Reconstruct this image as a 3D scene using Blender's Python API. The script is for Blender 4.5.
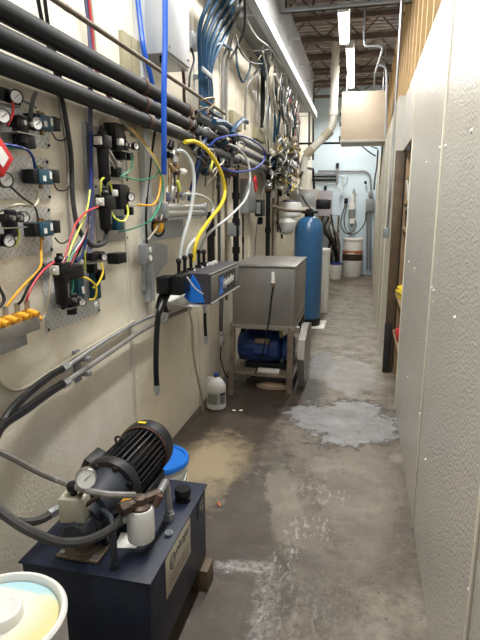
import bpy, bmesh, math, random
from mathutils import Vector, Matrix
random.seed(7)
scn = bpy.context.scene
for o in list(bpy.data.objects): bpy.data.objects.remove(o)
COL = scn.collection
PI = math.pi
V = Vector

# ------------------------------------------------------------------ camera
F = 520.0
PITCH = math.atan(113 / F)
YAW = math.atan(124 * math.cos(PITCH) / F)
CAM = V((0, 0, 1.6))
FW = V((-math.sin(YAW) * math.cos(PITCH), math.cos(YAW) * math.cos(PITCH), -math.sin(PITCH)))
RT = V((math.cos(YAW), math.sin(YAW), 0))
UP = RT.cross(FW)
cd = bpy.data.cameras.new('camera'); cd.sensor_fit = 'HORIZONTAL'; cd.sensor_width = 36
cd.lens = F / 480 * 36; cd.clip_start = .05; cd.clip_end = 60
cam = bpy.data.objects.new('camera', cd); COL.objects.link(cam)
cam.matrix_world = Matrix(((RT.x, UP.x, -FW.x, CAM.x), (RT.y, UP.y, -FW.y, CAM.y), (RT.z, UP.z, -FW.z, CAM.z), (0, 0, 0, 1)))
scn.camera = cam
# ------------------------------------------------------------------ world, lights, exposure
w = bpy.data.worlds.new('world'); scn.world = w; w.use_nodes = True
w.node_tree.nodes['Background'].inputs[0].default_value = (.80, .88, 1.0, 1)
w.node_tree.nodes['Background'].inputs[1].default_value = .36
scn.view_settings.view_transform = 'Standard'; scn.view_settings.look = 'None'
scn.view_settings.gamma = 1; scn.view_settings.use_curve_mapping = False
scn.view_settings.exposure = 0.0
LAMP_W = 31.5       # watts of each 1.2 m of fluorescent tube pair
LAMP_COL = (1.0, .985, .95)

LX, RX, RF = -1.24, .32, .26        # left wall, near right wall, far right wall planes
YB = 12.9                            # back wall


def ray(px, py): return FW + RT * ((px - 240) / F) - UP * ((py - 320) / F)
def ax(px, py, X): d = ray(px, py); return CAM + d * (X / d.x)            # point of the plane x = X
def ay(px, py, Y): d = ray(px, py); return CAM + d * (Y / d.y)            # point of the plane y = Y
def az(px, py, Z): d = ray(px, py); return CAM + d * ((Z - 1.6) / d.z)    # point of the plane z = Z
def wl(px, py, off=.0): return ax(px, py, LX + off)
def wr(px, py, off=.0): return ax(px, py, RX - off)


# ------------------------------------------------------------------ materials
def mat(name, col, rough=.5, metal=0., var=.0, vscale=6., bump=0., bscale=60., spec=.5, dirt=None, dirtamt=0., dscale=3., trans=0., emit=None, es=0., detail=4, coat=0., kind='noise'):
    m = bpy.data.materials.new(name); m.use_nodes = True
    nt = m.node_tree; b = nt.nodes['Principled BSDF']
    b.inputs['Roughness'].default_value = rough; b.inputs['Metallic'].default_value = metal
    b.inputs['Specular IOR Level'].default_value = spec
    b.inputs['Base Color'].default_value = (*col, 1)
    if trans: b.inputs['Transmission Weight'].default_value = trans
    if coat: b.inputs['Coat Weight'].default_value = coat
    if emit: b.inputs['Emission Color'].default_value = (*emit, 1); b.inputs['Emission Strength'].default_value = es
    N = nt.nodes.new; L = nt.links.new
    tc = N('ShaderNodeTexCoord')
    last = None
    if var:
        n = N('ShaderNodeTexNoise'); n.inputs['Scale'].default_value = vscale; n.inputs['Detail'].default_value = detail
        L(tc.outputs['Object'], n.inputs['Vector'])
        r = N('ShaderNodeValToRGB'); r.color_ramp.elements[0].position = .3; r.color_ramp.elements[1].position = .7
        r.color_ramp.elements[0].color = (*[max(0, c * (1 - var)) for c in col], 1); r.color_ramp.elements[1].color = (*[min(1, c * (1 + var)) for c in col], 1)
        L(n.outputs['Fac'], r.inputs[0]); last = r.outputs[0]
    if dirt:
        n = N('ShaderNodeTexNoise'); n.inputs['Scale'].default_value = dscale; n.inputs['Detail'].default_value = 8; n.inputs['Roughness'].default_value = .65
        L(tc.outputs['Object'], n.inputs['Vector'])
        mr = N('ShaderNodeMapRange'); mr.inputs[1].default_value = .5; mr.inputs[2].default_value = .72; mr.inputs[4].default_value = dirtamt
        L(n.outputs['Fac'], mr.inputs[0])
        mx = N('ShaderNodeMix'); mx.data_type = 'RGBA'; L(mr.outputs[0], mx.inputs[0])
        if last: L(last, mx.inputs[6])
        else: mx.inputs[6].default_value = (*col, 1)
        mx.inputs[7].default_value = (*dirt, 1); last = mx.outputs[2]
    if last: L(last, b.inputs['Base Color'])
    if bump:
        if kind == 'vor':
            n = N('ShaderNodeTexVoronoi'); n.inputs['Scale'].default_value = bscale; n.feature = 'SMOOTH_F1'; o = n.outputs['Distance']
        else:
            n = N('ShaderNodeTexNoise'); n.inputs['Scale'].default_value = bscale; n.inputs['Detail'].default_value = 2; o = n.outputs['Fac']
        L(tc.outputs['Object'], n.inputs['Vector'])
        bp = N('ShaderNodeBump'); bp.inputs['Strength'].default_value = bump; bp.inputs['Distance'].default_value = .004
        L(o, bp.inputs['Height']); L(bp.outputs[0], b.inputs['Normal'])
    return m


M = {}
M['frp_left'] = mat('pebbled cream panel', (.82, .76, .62), .38, var=.05, vscale=3, bump=.5, bscale=70, kind='noise', dirt=(.46, .37, .23), dirtamt=.55, dscale=1.3, spec=.4)
M['frp_right'] = mat('pebbled grey white panel', (.50, .48, .44), .27, var=.03, vscale=3, bump=.75, bscale=95, kind='vor', dirt=(.50, .46, .38), dirtamt=.3, dscale=1.1, spec=.5)
M['frp_far'] = mat('ribbed cream panel', (.58, .55, .46), .5, var=.04, vscale=3, bump=.3, bscale=50, dirt=(.5, .43, .3), dirtamt=.4, dscale=1.8)
M['trimw'] = mat('white moulding', (.74, .70, .60), .4)
M['blue_wall'] = mat('pale blue paint', (.64, .77, .86), .5, var=.04, vscale=2, bump=.15, bscale=20)
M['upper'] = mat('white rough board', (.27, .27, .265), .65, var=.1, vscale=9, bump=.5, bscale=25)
M['steelw'] = mat('galvanised light steel', (.42, .45, .48), .5, .1, var=.08)
M['galv'] = mat('galvanised conduit', (.45, .46, .47), .35, .75, var=.12, vscale=20)
M['steel'] = mat('brushed steel', (.50, .49, .47), .32, .9, var=.12, vscale=12, dirt=(.25, .2, .15), dirtamt=.5)
M['stainless'] = mat('stained stainless sheet', (.25, .24, .22), .42, .6, var=.14, vscale=4, dirt=(.26, .22, .17), dirtamt=.6, dscale=5)
M['rust'] = mat('rusty steel', (.10, .055, .038), .75, .3, var=.35, vscale=14)
M['brownsteel'] = mat('brown grimy steel', (.17, .135, .10), .6, .4, var=.3, vscale=14)
M['joist'] = mat('dark brown joist paint', (.16, .115, .095), .6, var=.2)
M['deck'] = mat('roof deck', (.44, .40, .37), .6, .1, var=.3, vscale=5)
M['insul'] = mat('black foam pipe sleeve', (.014, .015, .017), .6, spec=.3, var=.15, vscale=30, bump=.2, bscale=120)
M['greypipe'] = mat('lever grey and pipe sheen', (.11, .115, .12), .45, spec=.35)  # sheen of the sleeved pipes put into a paler grey; a lever shares it
M['black'] = mat('black plastic', (.006, .006, .007), .42, spec=.3)
M['blackgloss'] = mat('black rubber hose', (.008, .008, .009), .35, spec=.35)
M['cast'] = mat('black enamel casting', (.012, .013, .017), .45, .0, var=.25, vscale=20, spec=.35, dirt=(.12, .08, .05), dirtamt=.35, dscale=8)
M['navy'] = mat('navy enamel', (.008, .014, .034), .42, .0, var=.18, vscale=10, spec=.35, dirt=(.03, .03, .034), dirtamt=.5, dscale=7)
M['bluegrey'] = mat('blue grey pump casting', (.020, .025, .036), .55, .0, var=.25, vscale=18)
M['greyhose'] = mat('dark grey rubber hose', (.05, .049, .047), .5, spec=.35, var=.12, vscale=30)
M['lighthose'] = mat('weathered grey hose', (.22, .21, .195), .5, var=.12, vscale=30)
M['blue'] = mat('bright blue hose', (.015, .10, .55), .3)
M['blue2'] = mat('royal blue tube', (.012, .040, .26), .35)
M['steelblue'] = mat('slate blue hose', (.012, .052, .105), .4, spec=.3)
M['darkteal'] = mat('dark teal hose', (.008, .035, .055), .4, spec=.3)
M['teal'] = mat('teal enamel', (.006, .060, .095), .4, var=.15, vscale=30)
M['white'] = mat('white plastic', (.78, .78, .75), .35)
M['whitetube'] = mat('translucent white tube', (.50, .53, .52), .3)
M['creamtube'] = mat('cream tube', (.46, .42, .32), .4)
M['yellow'] = mat('yellow tube', (.78, .58, .03), .35)
M['lime'] = mat('lime yellow tube', (.75, .78, .10), .35)
M['orange'] = mat('orange yellow plastic', (.80, .40, .03), .4, var=.1, vscale=40)
M['red'] = mat('red plastic', (.58, .015, .02), .35)
M['pinkred'] = mat('red tube', (.60, .04, .06), .35)
M['green'] = mat('green tube', (.02, .26, .15), .35)
M['purple'] = mat('dull violet tube', (.11, .11, .19), .4)
M['dial'] = mat('white dial', (.80, .79, .76), .4)
M['label'] = mat('white label', (.72, .72, .68), .5)
M['brass'] = mat('tarnished brass', (.28, .19, .09), .4, .7, var=.25, vscale=40)
M['gold'] = mat('gold brass', (.50, .38, .15), .4, .3)
M['bronze'] = mat('bronze fitting', (.085, .060, .045), .5, .5, var=.3, vscale=40)
M['wood'] = mat('weathered board', (.30, .27, .17), .7, var=.15, vscale=12, bump=.2, bscale=30)
M['stud'] = mat('fresh stud lumber', (.56, .38, .18), .6, var=.15, vscale=10)
M['darkwood'] = mat('dark stained timber', (.105, .070, .038), .6, var=.3, vscale=10, dirt=(.03, .025, .02), dirtamt=.7, dscale=3)
M['shelfwood'] = mat('brown shelf timber', (.28, .175, .085), .6, var=.25, vscale=10)
M['ply'] = mat('plywood backing', (.085, .058, .034), .65, var=.15)
M['box'] = mat('pale grey enamel cabinet', (.42, .44, .46), .38, .2, var=.07, vscale=6)
M['boxgrey'] = mat('grey utility box', (.25, .265, .275), .45, .2)
M['postgrey'] = mat('pale grey painted plank', (.50, .52, .53), .5, .1, var=.08)
M['navyhose'] = mat('navy hose', (.008, .022, .085), .4, spec=.3)
M['ragtan'] = mat('dirty tan cloth', (.27, .20, .13), .8, var=.2)
M['block'] = mat('cream valve block', (.46, .45, .36), .45, .2)
M['beige'] = mat('beige cabinet paint', (.62, .52, .40), .5, var=.03)
M['beigedark'] = mat('pale grey beige cabinet', (.52, .50, .46), .5)
M['pvc'] = mat('white pvc pipe', (.74, .72, .66), .4, var=.04, dirt=(.55, .48, .33), dirtamt=.4)
M['tankblue'] = mat('blue resin tank', (.028, .115, .26), .3, coat=.3, var=.04)
M['bluemotor'] = mat('blue motor enamel', (.02, .05, .17), .4, .1, var=.25, vscale=15)
M['bluelid'] = mat('bright blue lid', (.01, .16, .62), .35)
M['logoblue'] = mat('logo blue', (.03, .14, .50), .4)
M['mauve'] = mat('mauve grey cabinet', (.34, .32, .36), .5)
M['brown'] = mat('brown drum band', (.045, .022, .018), .5)
M['orangeband'] = mat('orange red band', (.50, .13, .05), .5)
M['purpleblack'] = mat('dark panel', (.045, .04, .05), .45)
M['diamond_dark'] = mat('dark jacket', (.022, .020, .019), .5)
M['placard'] = mat('nameplate tan', (.50, .46, .37), .45, .2, var=.08, vscale=20)
M['clearcup'] = mat('clear cup', (.6, .65, .68), .15, trans=.6)
M['darksign'] = mat('dark nameplate', (.03, .035, .04), .4)


def brushed_plate():                     # aluminium tread plate: bars in two directions
    m = mat('aluminium tread plate', (.70, .71, .70), .40, .3, var=.08, vscale=8)
    nt = m.node_tree; b = nt.nodes['Principled BSDF']; N = nt.nodes.new; L = nt.links.new
    tc = N('ShaderNodeTexCoord'); sp = N('ShaderNodeSeparateXYZ'); L(tc.outputs['Object'], sp.inputs[0])
    def math_(op, a, b_=None):
        n = N('ShaderNodeMath'); n.operation = op
        for i, v in enumerate((a, b_)):
            if v is None: continue
            if isinstance(v, (int, float)): n.inputs[i].default_value = v
            else: L(v, n.inputs[i])
        return n.outputs[0]
    P = .036
    a = math_('DIVIDE', math_('ADD', sp.outputs[1], sp.outputs[2]), P)
    c = math_('DIVIDE', math_('SUBTRACT', sp.outputs[1], sp.outputs[2]), P)
    ia, ic = math_('FLOOR', a), math_('FLOOR', c)
    fa, fc = math_('ABSOLUTE', math_('SUBTRACT', math_('SUBTRACT', a, ia), .5)), math_('ABSOLUTE', math_('SUBTRACT', math_('SUBTRACT', c, ic), .5))
    par = math_('ABSOLUTE', math_('MODULO', math_('ADD', ia, ic), 2.0))
    bar1 = math_('MULTIPLY', math_('LESS_THAN', fa, .13), math_('LESS_THAN', fc, .42))
    bar2 = math_('MULTIPLY', math_('LESS_THAN', fc, .13), math_('LESS_THAN', fa, .42))
    h = math_('ADD', math_('MULTIPLY', bar1, par), math_('MULTIPLY', bar2, math_('SUBTRACT', 1.0, par)))
    bp = N('ShaderNodeBump'); bp.inputs['Strength'].default_value = 1; bp.inputs['Distance'].default_value = .004
    L(h, bp.inputs['Height']); L(bp.outputs[0], b.inputs['Normal'])
    mr = N('ShaderNodeMapRange'); mr.inputs[3].default_value = .36; mr.inputs[4].default_value = .2; L(h, mr.inputs[0]); L(mr.outputs[0], b.inputs['Roughness'])
    return m
M['tread'] = brushed_plate()


def floor_material():
    m = bpy.data.materials.new('stained concrete'); m.use_nodes = True
    nt = m.node_tree; b = nt.nodes['Principled BSDF']; N = nt.nodes.new; L = nt.links.new
    tc = N('ShaderNodeTexCoord'); sp = N('ShaderNodeSeparateXYZ'); L(tc.outputs['Object'], sp.inputs[0])
    def mth(op, a, b_=None, clamp=False):
        n = N('ShaderNodeMath'); n.operation = op; n.use_clamp = clamp
        for i, v in enumerate((a, b_)):
            if v is None: continue
            if isinstance(v, (int, float)): n.inputs[i].default_value = v
            else: L(v, n.inputs[i])
        return n.outputs[0]
    def noise(s, d=8, r=.6, off=0, st=(1, 1, 1)):
        mp = N('ShaderNodeMapping'); mp.inputs['Location'].default_value = (off, off * .7, 0); mp.inputs['Scale'].default_value = st; L(tc.outputs['Object'], mp.inputs[0])
        n = N('ShaderNodeTexNoise'); n.inputs['Scale'].default_value = s; n.inputs['Detail'].default_value = d; n.inputs['Roughness'].default_value = r
        L(mp.outputs[0], n.inputs['Vector']); return n.outputs['Fac']
    def rng(v, a, b_, c=0, d=1):
        n = N('ShaderNodeMapRange'); L(v, n.inputs[0]); n.inputs[1].default_value = a; n.inputs[2].default_value = b_; n.inputs[3].default_value = c; n.inputs[4].default_value = d; return n.outputs[0]
    def mix(f, a, c):
        n = N('ShaderNodeMix'); n.data_type = 'RGBA'
        L(f, n.inputs[0])
        for i, v in ((6, a), (7, c)):
            if isinstance(v, tuple): n.inputs[i].default_value = (*v, 1)
            else: L(v, n.inputs[i])
        return n.outputs[2]
    wob = mth('SUBTRACT', noise(3.2, 6, .6, 5), .5)
    wob2 = mth('SUBTRACT', noise(14, 4, .6, 9), .5)
    def blob(cx, cy, rx, ry, edge=.12, amt=1., wv=1.3, rot=0):
        dx = mth('SUBTRACT', sp.outputs[0], cx); dy = mth('SUBTRACT', sp.outputs[1], cy)
        if rot:
            c, s = math.cos(rot), math.sin(rot)
            dx, dy = mth('ADD', mth('MULTIPLY', dx, c), mth('MULTIPLY', dy, s)), mth('SUBTRACT', mth('MULTIPLY', dy, c), mth('MULTIPLY', dx, s))
        d = mth('SQRT', mth('ADD', mth('POWER', mth('ABSOLUTE', mth('DIVIDE', dx, rx)), 2.), mth('POWER', mth('ABSOLUTE', mth('DIVIDE', dy, ry)), 2.)))
        d = mth('ADD', mth('ADD', d, mth('MULTIPLY', wob, wv)), mth('MULTIPLY', wob2, wv * .8))
        return rng(d, 1 + edge, 1 - edge, 0, amt)
    base = mix(rng(noise(1.5, 9, .68), .42, .60), (.078, .060, .043), (.205, .172, .132))
    base = mix(rng(noise(9, 9, .75, 3), .46, .62, 0, .65), base, (.066, .052, .038))
    base = mix(rng(noise(55, 5, .7, 13), .5, .7, 0, .35), base, (.30, .27, .22))
    base = mix(rng(noise(3.4, 9, .72, 8), .52, .64, 0, .6), base, (.29, .255, .205))
    base = mix(rng(noise(26, 3, .5, 17), .66, .70, 0, .6), base, (.045, .036, .028))
    # long worn lighter lane along the right half, far end paler
    base = mix(mth('MULTIPLY', rng(noise(6, 9, .75, 21), .38, .60, .1, 1), blob(-.05, 7.6, .42, 3.4, .25, .8, .9)), base, (.37, .335, .28))
    # damp brown area against the left wall
    damp = blob(-.95, 3.55, .46, 1.0, .2, .85, 1.2)
    base = mix(damp, base, (.044, .031, .021))
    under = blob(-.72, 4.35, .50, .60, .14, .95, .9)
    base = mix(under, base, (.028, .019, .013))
    base = mix(blob(-.90, 2.95, .22, .36, .4, .75, 1.6), base, (.40, .32, .20))  # tan patch at the wall, part of it sheen painted into the floor colour
    base = mix(blob(-.52, 2.45, .17, .62, .08, .8, 1.5, -.12), base, (.050, .038, .029))
    base = mix(blob(-.46, 1.75, .24, .55, .08, .75, 1.3), base, (.048, .035, .027))
    base = mix(blob(-.36, 2.60, .10, .42, .1, .55, 1.5, .25), base, (.25, .22, .175))
    base = mix(mth('MULTIPLY', rng(noise(30, 6, .8, 2), .42, .62), blob(-.31, 1.72, .05, .40, .3, .55, 1.6, .12)), base, (.33, .32, .30))
    base = mix(mth('MULTIPLY', rng(noise(30, 6, .8, 2), .40, .60), blob(-.48, 2.02, .14, .045, .3, .8, 1.6, .2)), base, (.42, .41, .39))
    base = mix(blob(.05, 2.9, .22, .7, .2, .45, 1.5), base, (.23, .20, .16))
    base = mix(blob(-.12, 2.25, .55, .28, .3, .35, 1.4), base, (.075, .058, .043))
    # puddle, its wet reflection painted in as pale grey, and its dark islands
    pud = blob(-.07, 3.80, .38, .40, .06, .85, 1.5, .15)
    ring = mth('MULTIPLY', blob(-.07, 3.80, .43, .46, .06, 1., 1.5, .15), mth('SUBTRACT', 1.0, pud))
    base = mix(ring, base, (.055, .042, .033))
    base = mix(mth('MULTIPLY', pud, rng(noise(9, 7, .75, 2), .35, .62, .35, 1)), base, (.27, .28, .29))
    base = mix(blob(-.10, 3.95, .13, .10, .3, .7, .9), base, (.13, .115, .095))
    base = mix(blob(-.05, 4.95, .24, .55, .1, .55, 1.0), base, (.34, .335, .325))
    wet = blob(-.36, 5.3, .13, .45, .1, .6, 1.8)
    base = mix(wet, base, (.20, .21, .22))
    # scuffs: chalky drag marks
    chalk = rng(noise(38, 6, .8, 4, (1, .35, 1)), .52, .62)
    for (cx, cy, rx, ry, a) in ((-.17, 2.72, .16, .10, .8), (-.17, 2.38, .13, .12, .9), (-.26, 2.20, .05, .22, .8), (-.10, 3.0, .10, .07, .6), (-.33, 1.85, .03, .3, .7), (-.22, 1.72, .16, .22, .35)):
        base = mix(mth('MULTIPLY', chalk, blob(cx, cy, rx, ry, .4, a, 1.0)), base, (.36, .35, .33))
    for yj, am in ((6.55, .8), (7.9, .35), (9.6, .4)):          # slab joints across the corridor
        base = mix(rng(mth('ABSOLUTE', mth('SUBTRACT', mth('ADD', sp.outputs[1], mth('MULTIPLY', wob2, .05)), yj)), .006, .022, am, 0), base, (.055, .045, .035))
    L(base, b.inputs['Base Color'])
    r = mth('ADD', rng(noise(5, 6, .6, 7), .35, .7, .42, .68), 0)
    wetm = mth('MAXIMUM', mth('MAXIMUM', pud, under), mth('MAXIMUM', wet, mth('MULTIPLY', damp, .7)))
    L(mth('SUBTRACT', r, mth('MULTIPLY', wetm, .10)), b.inputs['Roughness'])
    b.inputs['Specular IOR Level'].default_value = .5
    bp = N('ShaderNodeBump'); bp.inputs['Strength'].default_value = .35; bp.inputs['Distance'].default_value = .01
    L(mth('MULTIPLY', noise(24, 8, .7), mth('SUBTRACT', 1.05, wetm)), bp.inputs['Height']); L(bp.outputs[0], b.inputs['Normal'])
    return m
M['floor'] = floor_material()


# ------------------------------------------------------------------ mesh helpers
class MB:
    def __init__(s): s.bm = bmesh.new()
    def box(s, x0, x1, y0, y1, z0, z1, bev=0.):
        g = bmesh.ops.create_cube(s.bm, size=1)
        vs = g['verts']
        for v in vs: v.co = V(((x0 + x1) / 2 + v.co.x * (x1 - x0), (y0 + y1) / 2 + v.co.y * (y1 - y0), (z0 + z1) / 2 + v.co.z * (z1 - z0)))
        if bev:
            es = list({e for v in vs for e in v.link_edges})
            bmesh.ops.bevel(s.bm, geom=es, offset=bev, segments=2, profile=.5, affect='EDGES')
        return s
    def obox(s, c, size, mtx=None, bev=0.):                 # oriented box
        g = bmesh.ops.create_cube(s.bm, size=1); vs = g['verts']
        for v in vs: v.co = V((v.co.x * size[0], v.co.y * size[1], v.co.z * size[2]))
        if bev:
            r = bmesh.ops.bevel(s.bm, geom=list({e for v in vs for e in v.link_edges}), offset=bev, segments=2, profile=.5, affect='EDGES')
            vs = list({v for f in r['faces'] for v in f.verts} | {v for v in vs if v.is_valid})
        for v in vs: v.co = (mtx @ v.co if mtx else v.co) + V(c)
        return s
    def lathe(s, prof, origin, axis=(0, 0, 1), seg=20):     # prof: (radius, height) along the axis
        q = V((0, 0, 1)).rotation_difference(V(axis).normalized()); o = V(origin)
        rings = []
        for r, h in prof:
            if r < 1e-6: rings.append([s.bm.verts.new(o + q @ V((0, 0, h)))])
            else: rings.append([s.bm.verts.new(o + q @ V((r * math.cos(2 * PI * i / seg), r * math.sin(2 * PI * i / seg), h))) for i in range(seg)])
        for a, b in zip(rings, rings[1:]):
            for i in range(seg):
                j = (i + 1) % seg
                fa = [a[i % len(a)], a[j % len(a)], b[j % len(b)], b[i % len(b)]]
                fa = [v for k, v in enumerate(fa) if v not in fa[:k]]
                if len(fa) > 2:
                    try: s.bm.faces.new(fa)
                    except ValueError: pass
        for rg in (rings[0], rings[-1]):
            if len(rg) > 2:
                try: s.bm.faces.new(rg)
                except ValueError: pass
        return s
    def cyl(s, p0, p1, r, r2=None, seg=16):
        p0, p1 = V(p0), V(p1); h = (p1 - p0).length
        return s.lathe([(r, 0), (r if r2 is None else r2, h)], p0, p1 - p0, seg)
    def tube(s, pts, r, seg=8, sub=6, straight=False):
        pts = [V(p) for p in pts]
        if not straight and len(pts) > 2:
            out = []
            P = [pts[0] * 2 - pts[1]] + pts + [pts[-1] * 2 - pts[-2]]
            for i in range(1, len(P) - 2):
                a, b, c, d = P[i - 1:i + 3]
                for k in range(sub):
                    t = k / sub
                    out.append(.5 * ((2 * b) + (c - a) * t + (2 * a - 5 * b + 4 * c - d) * t * t + (3 * b - a - 3 * c + d) * t ** 3))
            out.append(pts[-1]); pts = out
        elif straight and len(pts) > 2:                     # small elbows at corners
            out = [pts[0]]
            for i in range(1, len(pts) - 1):
                a, b, c = pts[i - 1:i + 2]
                d = min(r * 2.5, (a - b).length * .4, (c - b).length * .4)
                p, q = b + (a - b).normalized() * d, b + (c - b).normalized() * d
                for k in range(5):
                    t = k / 4; out.append((1 - t) ** 2 * p + 2 * t * (1 - t) * b + t * t * q)
            out.append(pts[-1]); pts = out
        t = (pts[1] - pts[0]).normalized(); n = t.orthogonal().normalized(); rings = []
        for i, p in enumerate(pts):
            tt = ((pts[min(i + 1, len(pts) - 1)] - pts[max(i - 1, 0)])).normalized()
            q = t.rotation_difference(tt); n = (q @ n).normalized(); t = tt
            bn = t.cross(n)
            rings.append([s.bm.verts.new(p + (n * math.cos(2 * PI * k / seg) + bn * math.sin(2 * PI * k / seg)) * r) for k in range(seg)])
        for a, b in zip(rings, rings[1:]):
            for k in range(seg): s.bm.faces.new((a[k], a[(k + 1) % seg], b[(k + 1) % seg], b[k]))
        s.bm.faces.new(list(reversed(rings[0]))); s.bm.faces.new(rings[-1])
        return s
    def prism(s, poly, d):                                  # poly: 3D points of one face, d: thickness vector
        a = [s.bm.verts.new(V(p)) for p in poly]; b = [s.bm.verts.new(V(p) + V(d)) for p in poly]
        s.bm.faces.new(a); s.bm.faces.new(list(reversed(b)))
        n = len(a)
        for i in range(n): s.bm.faces.new((a[i], b[i], b[(i + 1) % n], a[(i + 1) % n]))
        return s
    def torus(s, c, axis, R, r, seg=24, ring=8):
        q = V((0, 0, 1)).rotation_difference(V(axis).normalized())
        rg = [[s.bm.verts.new(V(c) + q @ V(((R + r * math.cos(2 * PI * j / ring)) * math.cos(2 * PI * i / seg), (R + r * math.cos(2 * PI * j / ring)) * math.sin(2 * PI * i / seg), r * math.sin(2 * PI * j / ring)))) for j in range(ring)] for i in range(seg)]
        for i in range(seg):
            for j in range(ring): s.bm.faces.new((rg[i][j], rg[(i + 1) % seg][j], rg[(i + 1) % seg][(j + 1) % ring], rg[i][(j + 1) % ring]))
        return s


def finish(mb, name, material, loc, smooth=.7):
    bm = mb.bm; bmesh.ops.recalc_face_normals(bm, faces=bm.faces)
    for v in bm.verts: v.co -= loc
    me = bpy.data.meshes.new(name); bm.to_mesh(me); bm.free()
    me.materials.append(M[material] if isinstance(material, str) else material)
    me.shade_smooth()
    if smooth: me.set_sharp_from_angle(angle=smooth)
    o = bpy.data.objects.new(name, me); COL.objects.link(o)
    return o


WL = {}                                                     # world position of every root
def T(name, label, cat, loc, group=None):
    o = bpy.data.objects.new(name, None); COL.objects.link(o); o.empty_display_size = .05
    o.location = loc; WL[o.name] = V(loc); o['label'] = label; o['category'] = cat
    if group: o['group'] = group
    return o
def part(name, mb, material, parent, label=None):
    o = finish(mb, name, material, WL[parent.name]); o.parent = parent; WL[o.name] = WL[parent.name]
    if label: o['label'] = label
    return o
def solo(name, mb, material, label, cat, group=None):
    mb.bm.verts.ensure_lookup_table(); c = [v.co for v in mb.bm.verts]
    loc = V(((min(v.x for v in c) + max(v.x for v in c)) / 2, (min(v.y for v in c) + max(v.y for v in c)) / 2, min(v.z for v in c)))
    o = finish(mb, name, material, loc); o.location = loc; WL[o.name] = loc
    o['label'] = label; o['category'] = cat
    if group: o['group'] = group
    return o
def struct(name, mb, material):
    o = finish(mb, name, material, V((0, 0, 0))); o['kind'] = 'structure'; WL[o.name] = V((0, 0, 0)); return o
def dup(root, loc, label=None, group=None):
    r = root.copy(); COL.objects.link(r); r.location = loc; WL[r.name] = V(loc)
    if label: r['label'] = label
    if group: r['group'] = group
    for ch in list(root.children):
        c = ch.copy(); COL.objects.link(c); c.parent = r
        for g in list(ch.children):
            d = g.copy(); COL.objects.link(d); d.parent = c
    return r
def text(name, s, size, mtx, material, parent, extr=.0006, shear=0., bold=0.):
    cu = bpy.data.curves.new(name, 'FONT'); cu.body = s; cu.size = size; cu.extrude = extr; cu.shear = shear; cu.offset = bold; cu.align_x = 'CENTER'; cu.align_y = 'CENTER'
    tmp = bpy.data.objects.new('tmp', cu); COL.objects.link(tmp)
    bpy.context.view_layer.update()
    me = bpy.data.meshes.new_from_object(tmp.evaluated_get(bpy.context.evaluated_depsgraph_get()))
    bpy.data.objects.remove(tmp)
    me.transform(Matrix.Translation(-WL[parent.name]) @ mtx)
    me.materials.clear(); me.materials.append(M[material]); me.name = name
    o = bpy.data.objects.new(name, me); COL.objects.link(o); o.parent = parent; WL[o.name] = WL[parent.name]
    return o
def frame(origin, xa, ya):                                   # matrix whose x and y axes are xa, ya
    xa = V(xa).normalized(); za = xa.cross(V(ya)).normalized(); ya = za.cross(xa)
    o = V(origin)
    return Matrix(((xa.x, ya.x, za.x, o.x), (xa.y, ya.y, za.y, o.y), (xa.z, ya.z, za.z, o.z), (0, 0, 0, 1)))
def P(l): return [ax(x, y, LX + o) for x, y, o in l]           # pixel x, pixel y, distance from the left wall
def hose(l, r, material, label, name='hose', cat='hose', group=None, raw=False, fit=None, **k):
    pts = l if raw else P(l)
    o = solo(name, MB().tube(pts, r, **k), material, label, cat, group)
    if fit:                                                   # metal ends
        for which in fit:
            a, b = (V(pts[0]), V(pts[1])) if which == 0 else (V(pts[-1]), V(pts[-2]))
            d = (a - b).normalized()
            part('fitting', MB().cyl(a - d * .03, a + d * .012, r * 1.25, seg=6).cyl(a + d * .012, a + d * .028, r * .8, seg=10), 'galv', o, 'grey metal end fitting')
    return o
# ================================================================== THE SETTING
struct('floor', MB().box(-1.4, 1.6, -1.6, YB + .2, -.06, 0), 'floor')
struct('wall_left', MB().box(LX - .12, LX, -1.6, YB, 0, 4.35), 'frp_left')
struct('wall_right', MB().box(RX, RX + .03, -1.6, 4.12, 0.012, 2.58).box(RX, RX + .03, 4.12, 5.215, 2.10, 2.58).box(RF - .0, RX + .03, 5.205, 5.22, 2.10, 2.58), 'frp_right')
struct('wall_right', MB().box(RF, RF + .10, 5.22, YB, 0, 2.58), 'frp_far')
struct('wall_back', MB().box(LX - .12, 1.4, YB, YB + .1, 0, 4.35), 'blue_wall')
roof = MB()
n = 0; y = -1.6
while y < YB + .1:                                            # corrugated deck, ribs running across the corridor
    roof.box(-1.6, 1.6, y, y + .10, 4.33, 4.345); roof.box(-1.6, 1.6, y + .10, y + .155, 4.29, 4.345); y += .155
struct('ceiling', roof, 'deck')
struct('trim_1', MB().box(LX, LX + .008, 2.60, 2.635, 0, 3.1, .002), 'trimw')
for i, yy in enumerate((3.85, 4.55, 5.1, 5.75, 6.6, 7.6, 8.8)):
    struct('trim_%d' % (i + 2), MB().box(LX, LX + .007, yy, yy + .03, 0, 3.14), 'trimw')
struct('trim_9', MB().box(RX - .006, RX, 2.485, 2.51, .012, 2.58, .002), 'trimw')
struct('trim_10', MB().box(RX - .006, RX + .032, 4.11, 4.13, .012, 2.10, .002), 'trimw')
struct('trim_11', MB().box(RX - .006, RX, 1.26, 1.285, .012, 2.58, .002), 'trimw')
struct('trim_12', MB().box(RX - .004, RX, 4.095, 4.12, 2.1, 2.58, .001), 'trimw')
for i, yy in enumerate((6.4, 7.6, 8.8, 10.0, 11.2)):
    struct('trim_%d' % (i + 13), MB().box(RF - .006, RF, yy, yy + .03, 0, 2.50), 'trimw')
struct('baseboard_right', MB().box(RX + .004, RX + .028, -1.6, 4.1, 0, .02), 'black')
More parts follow.
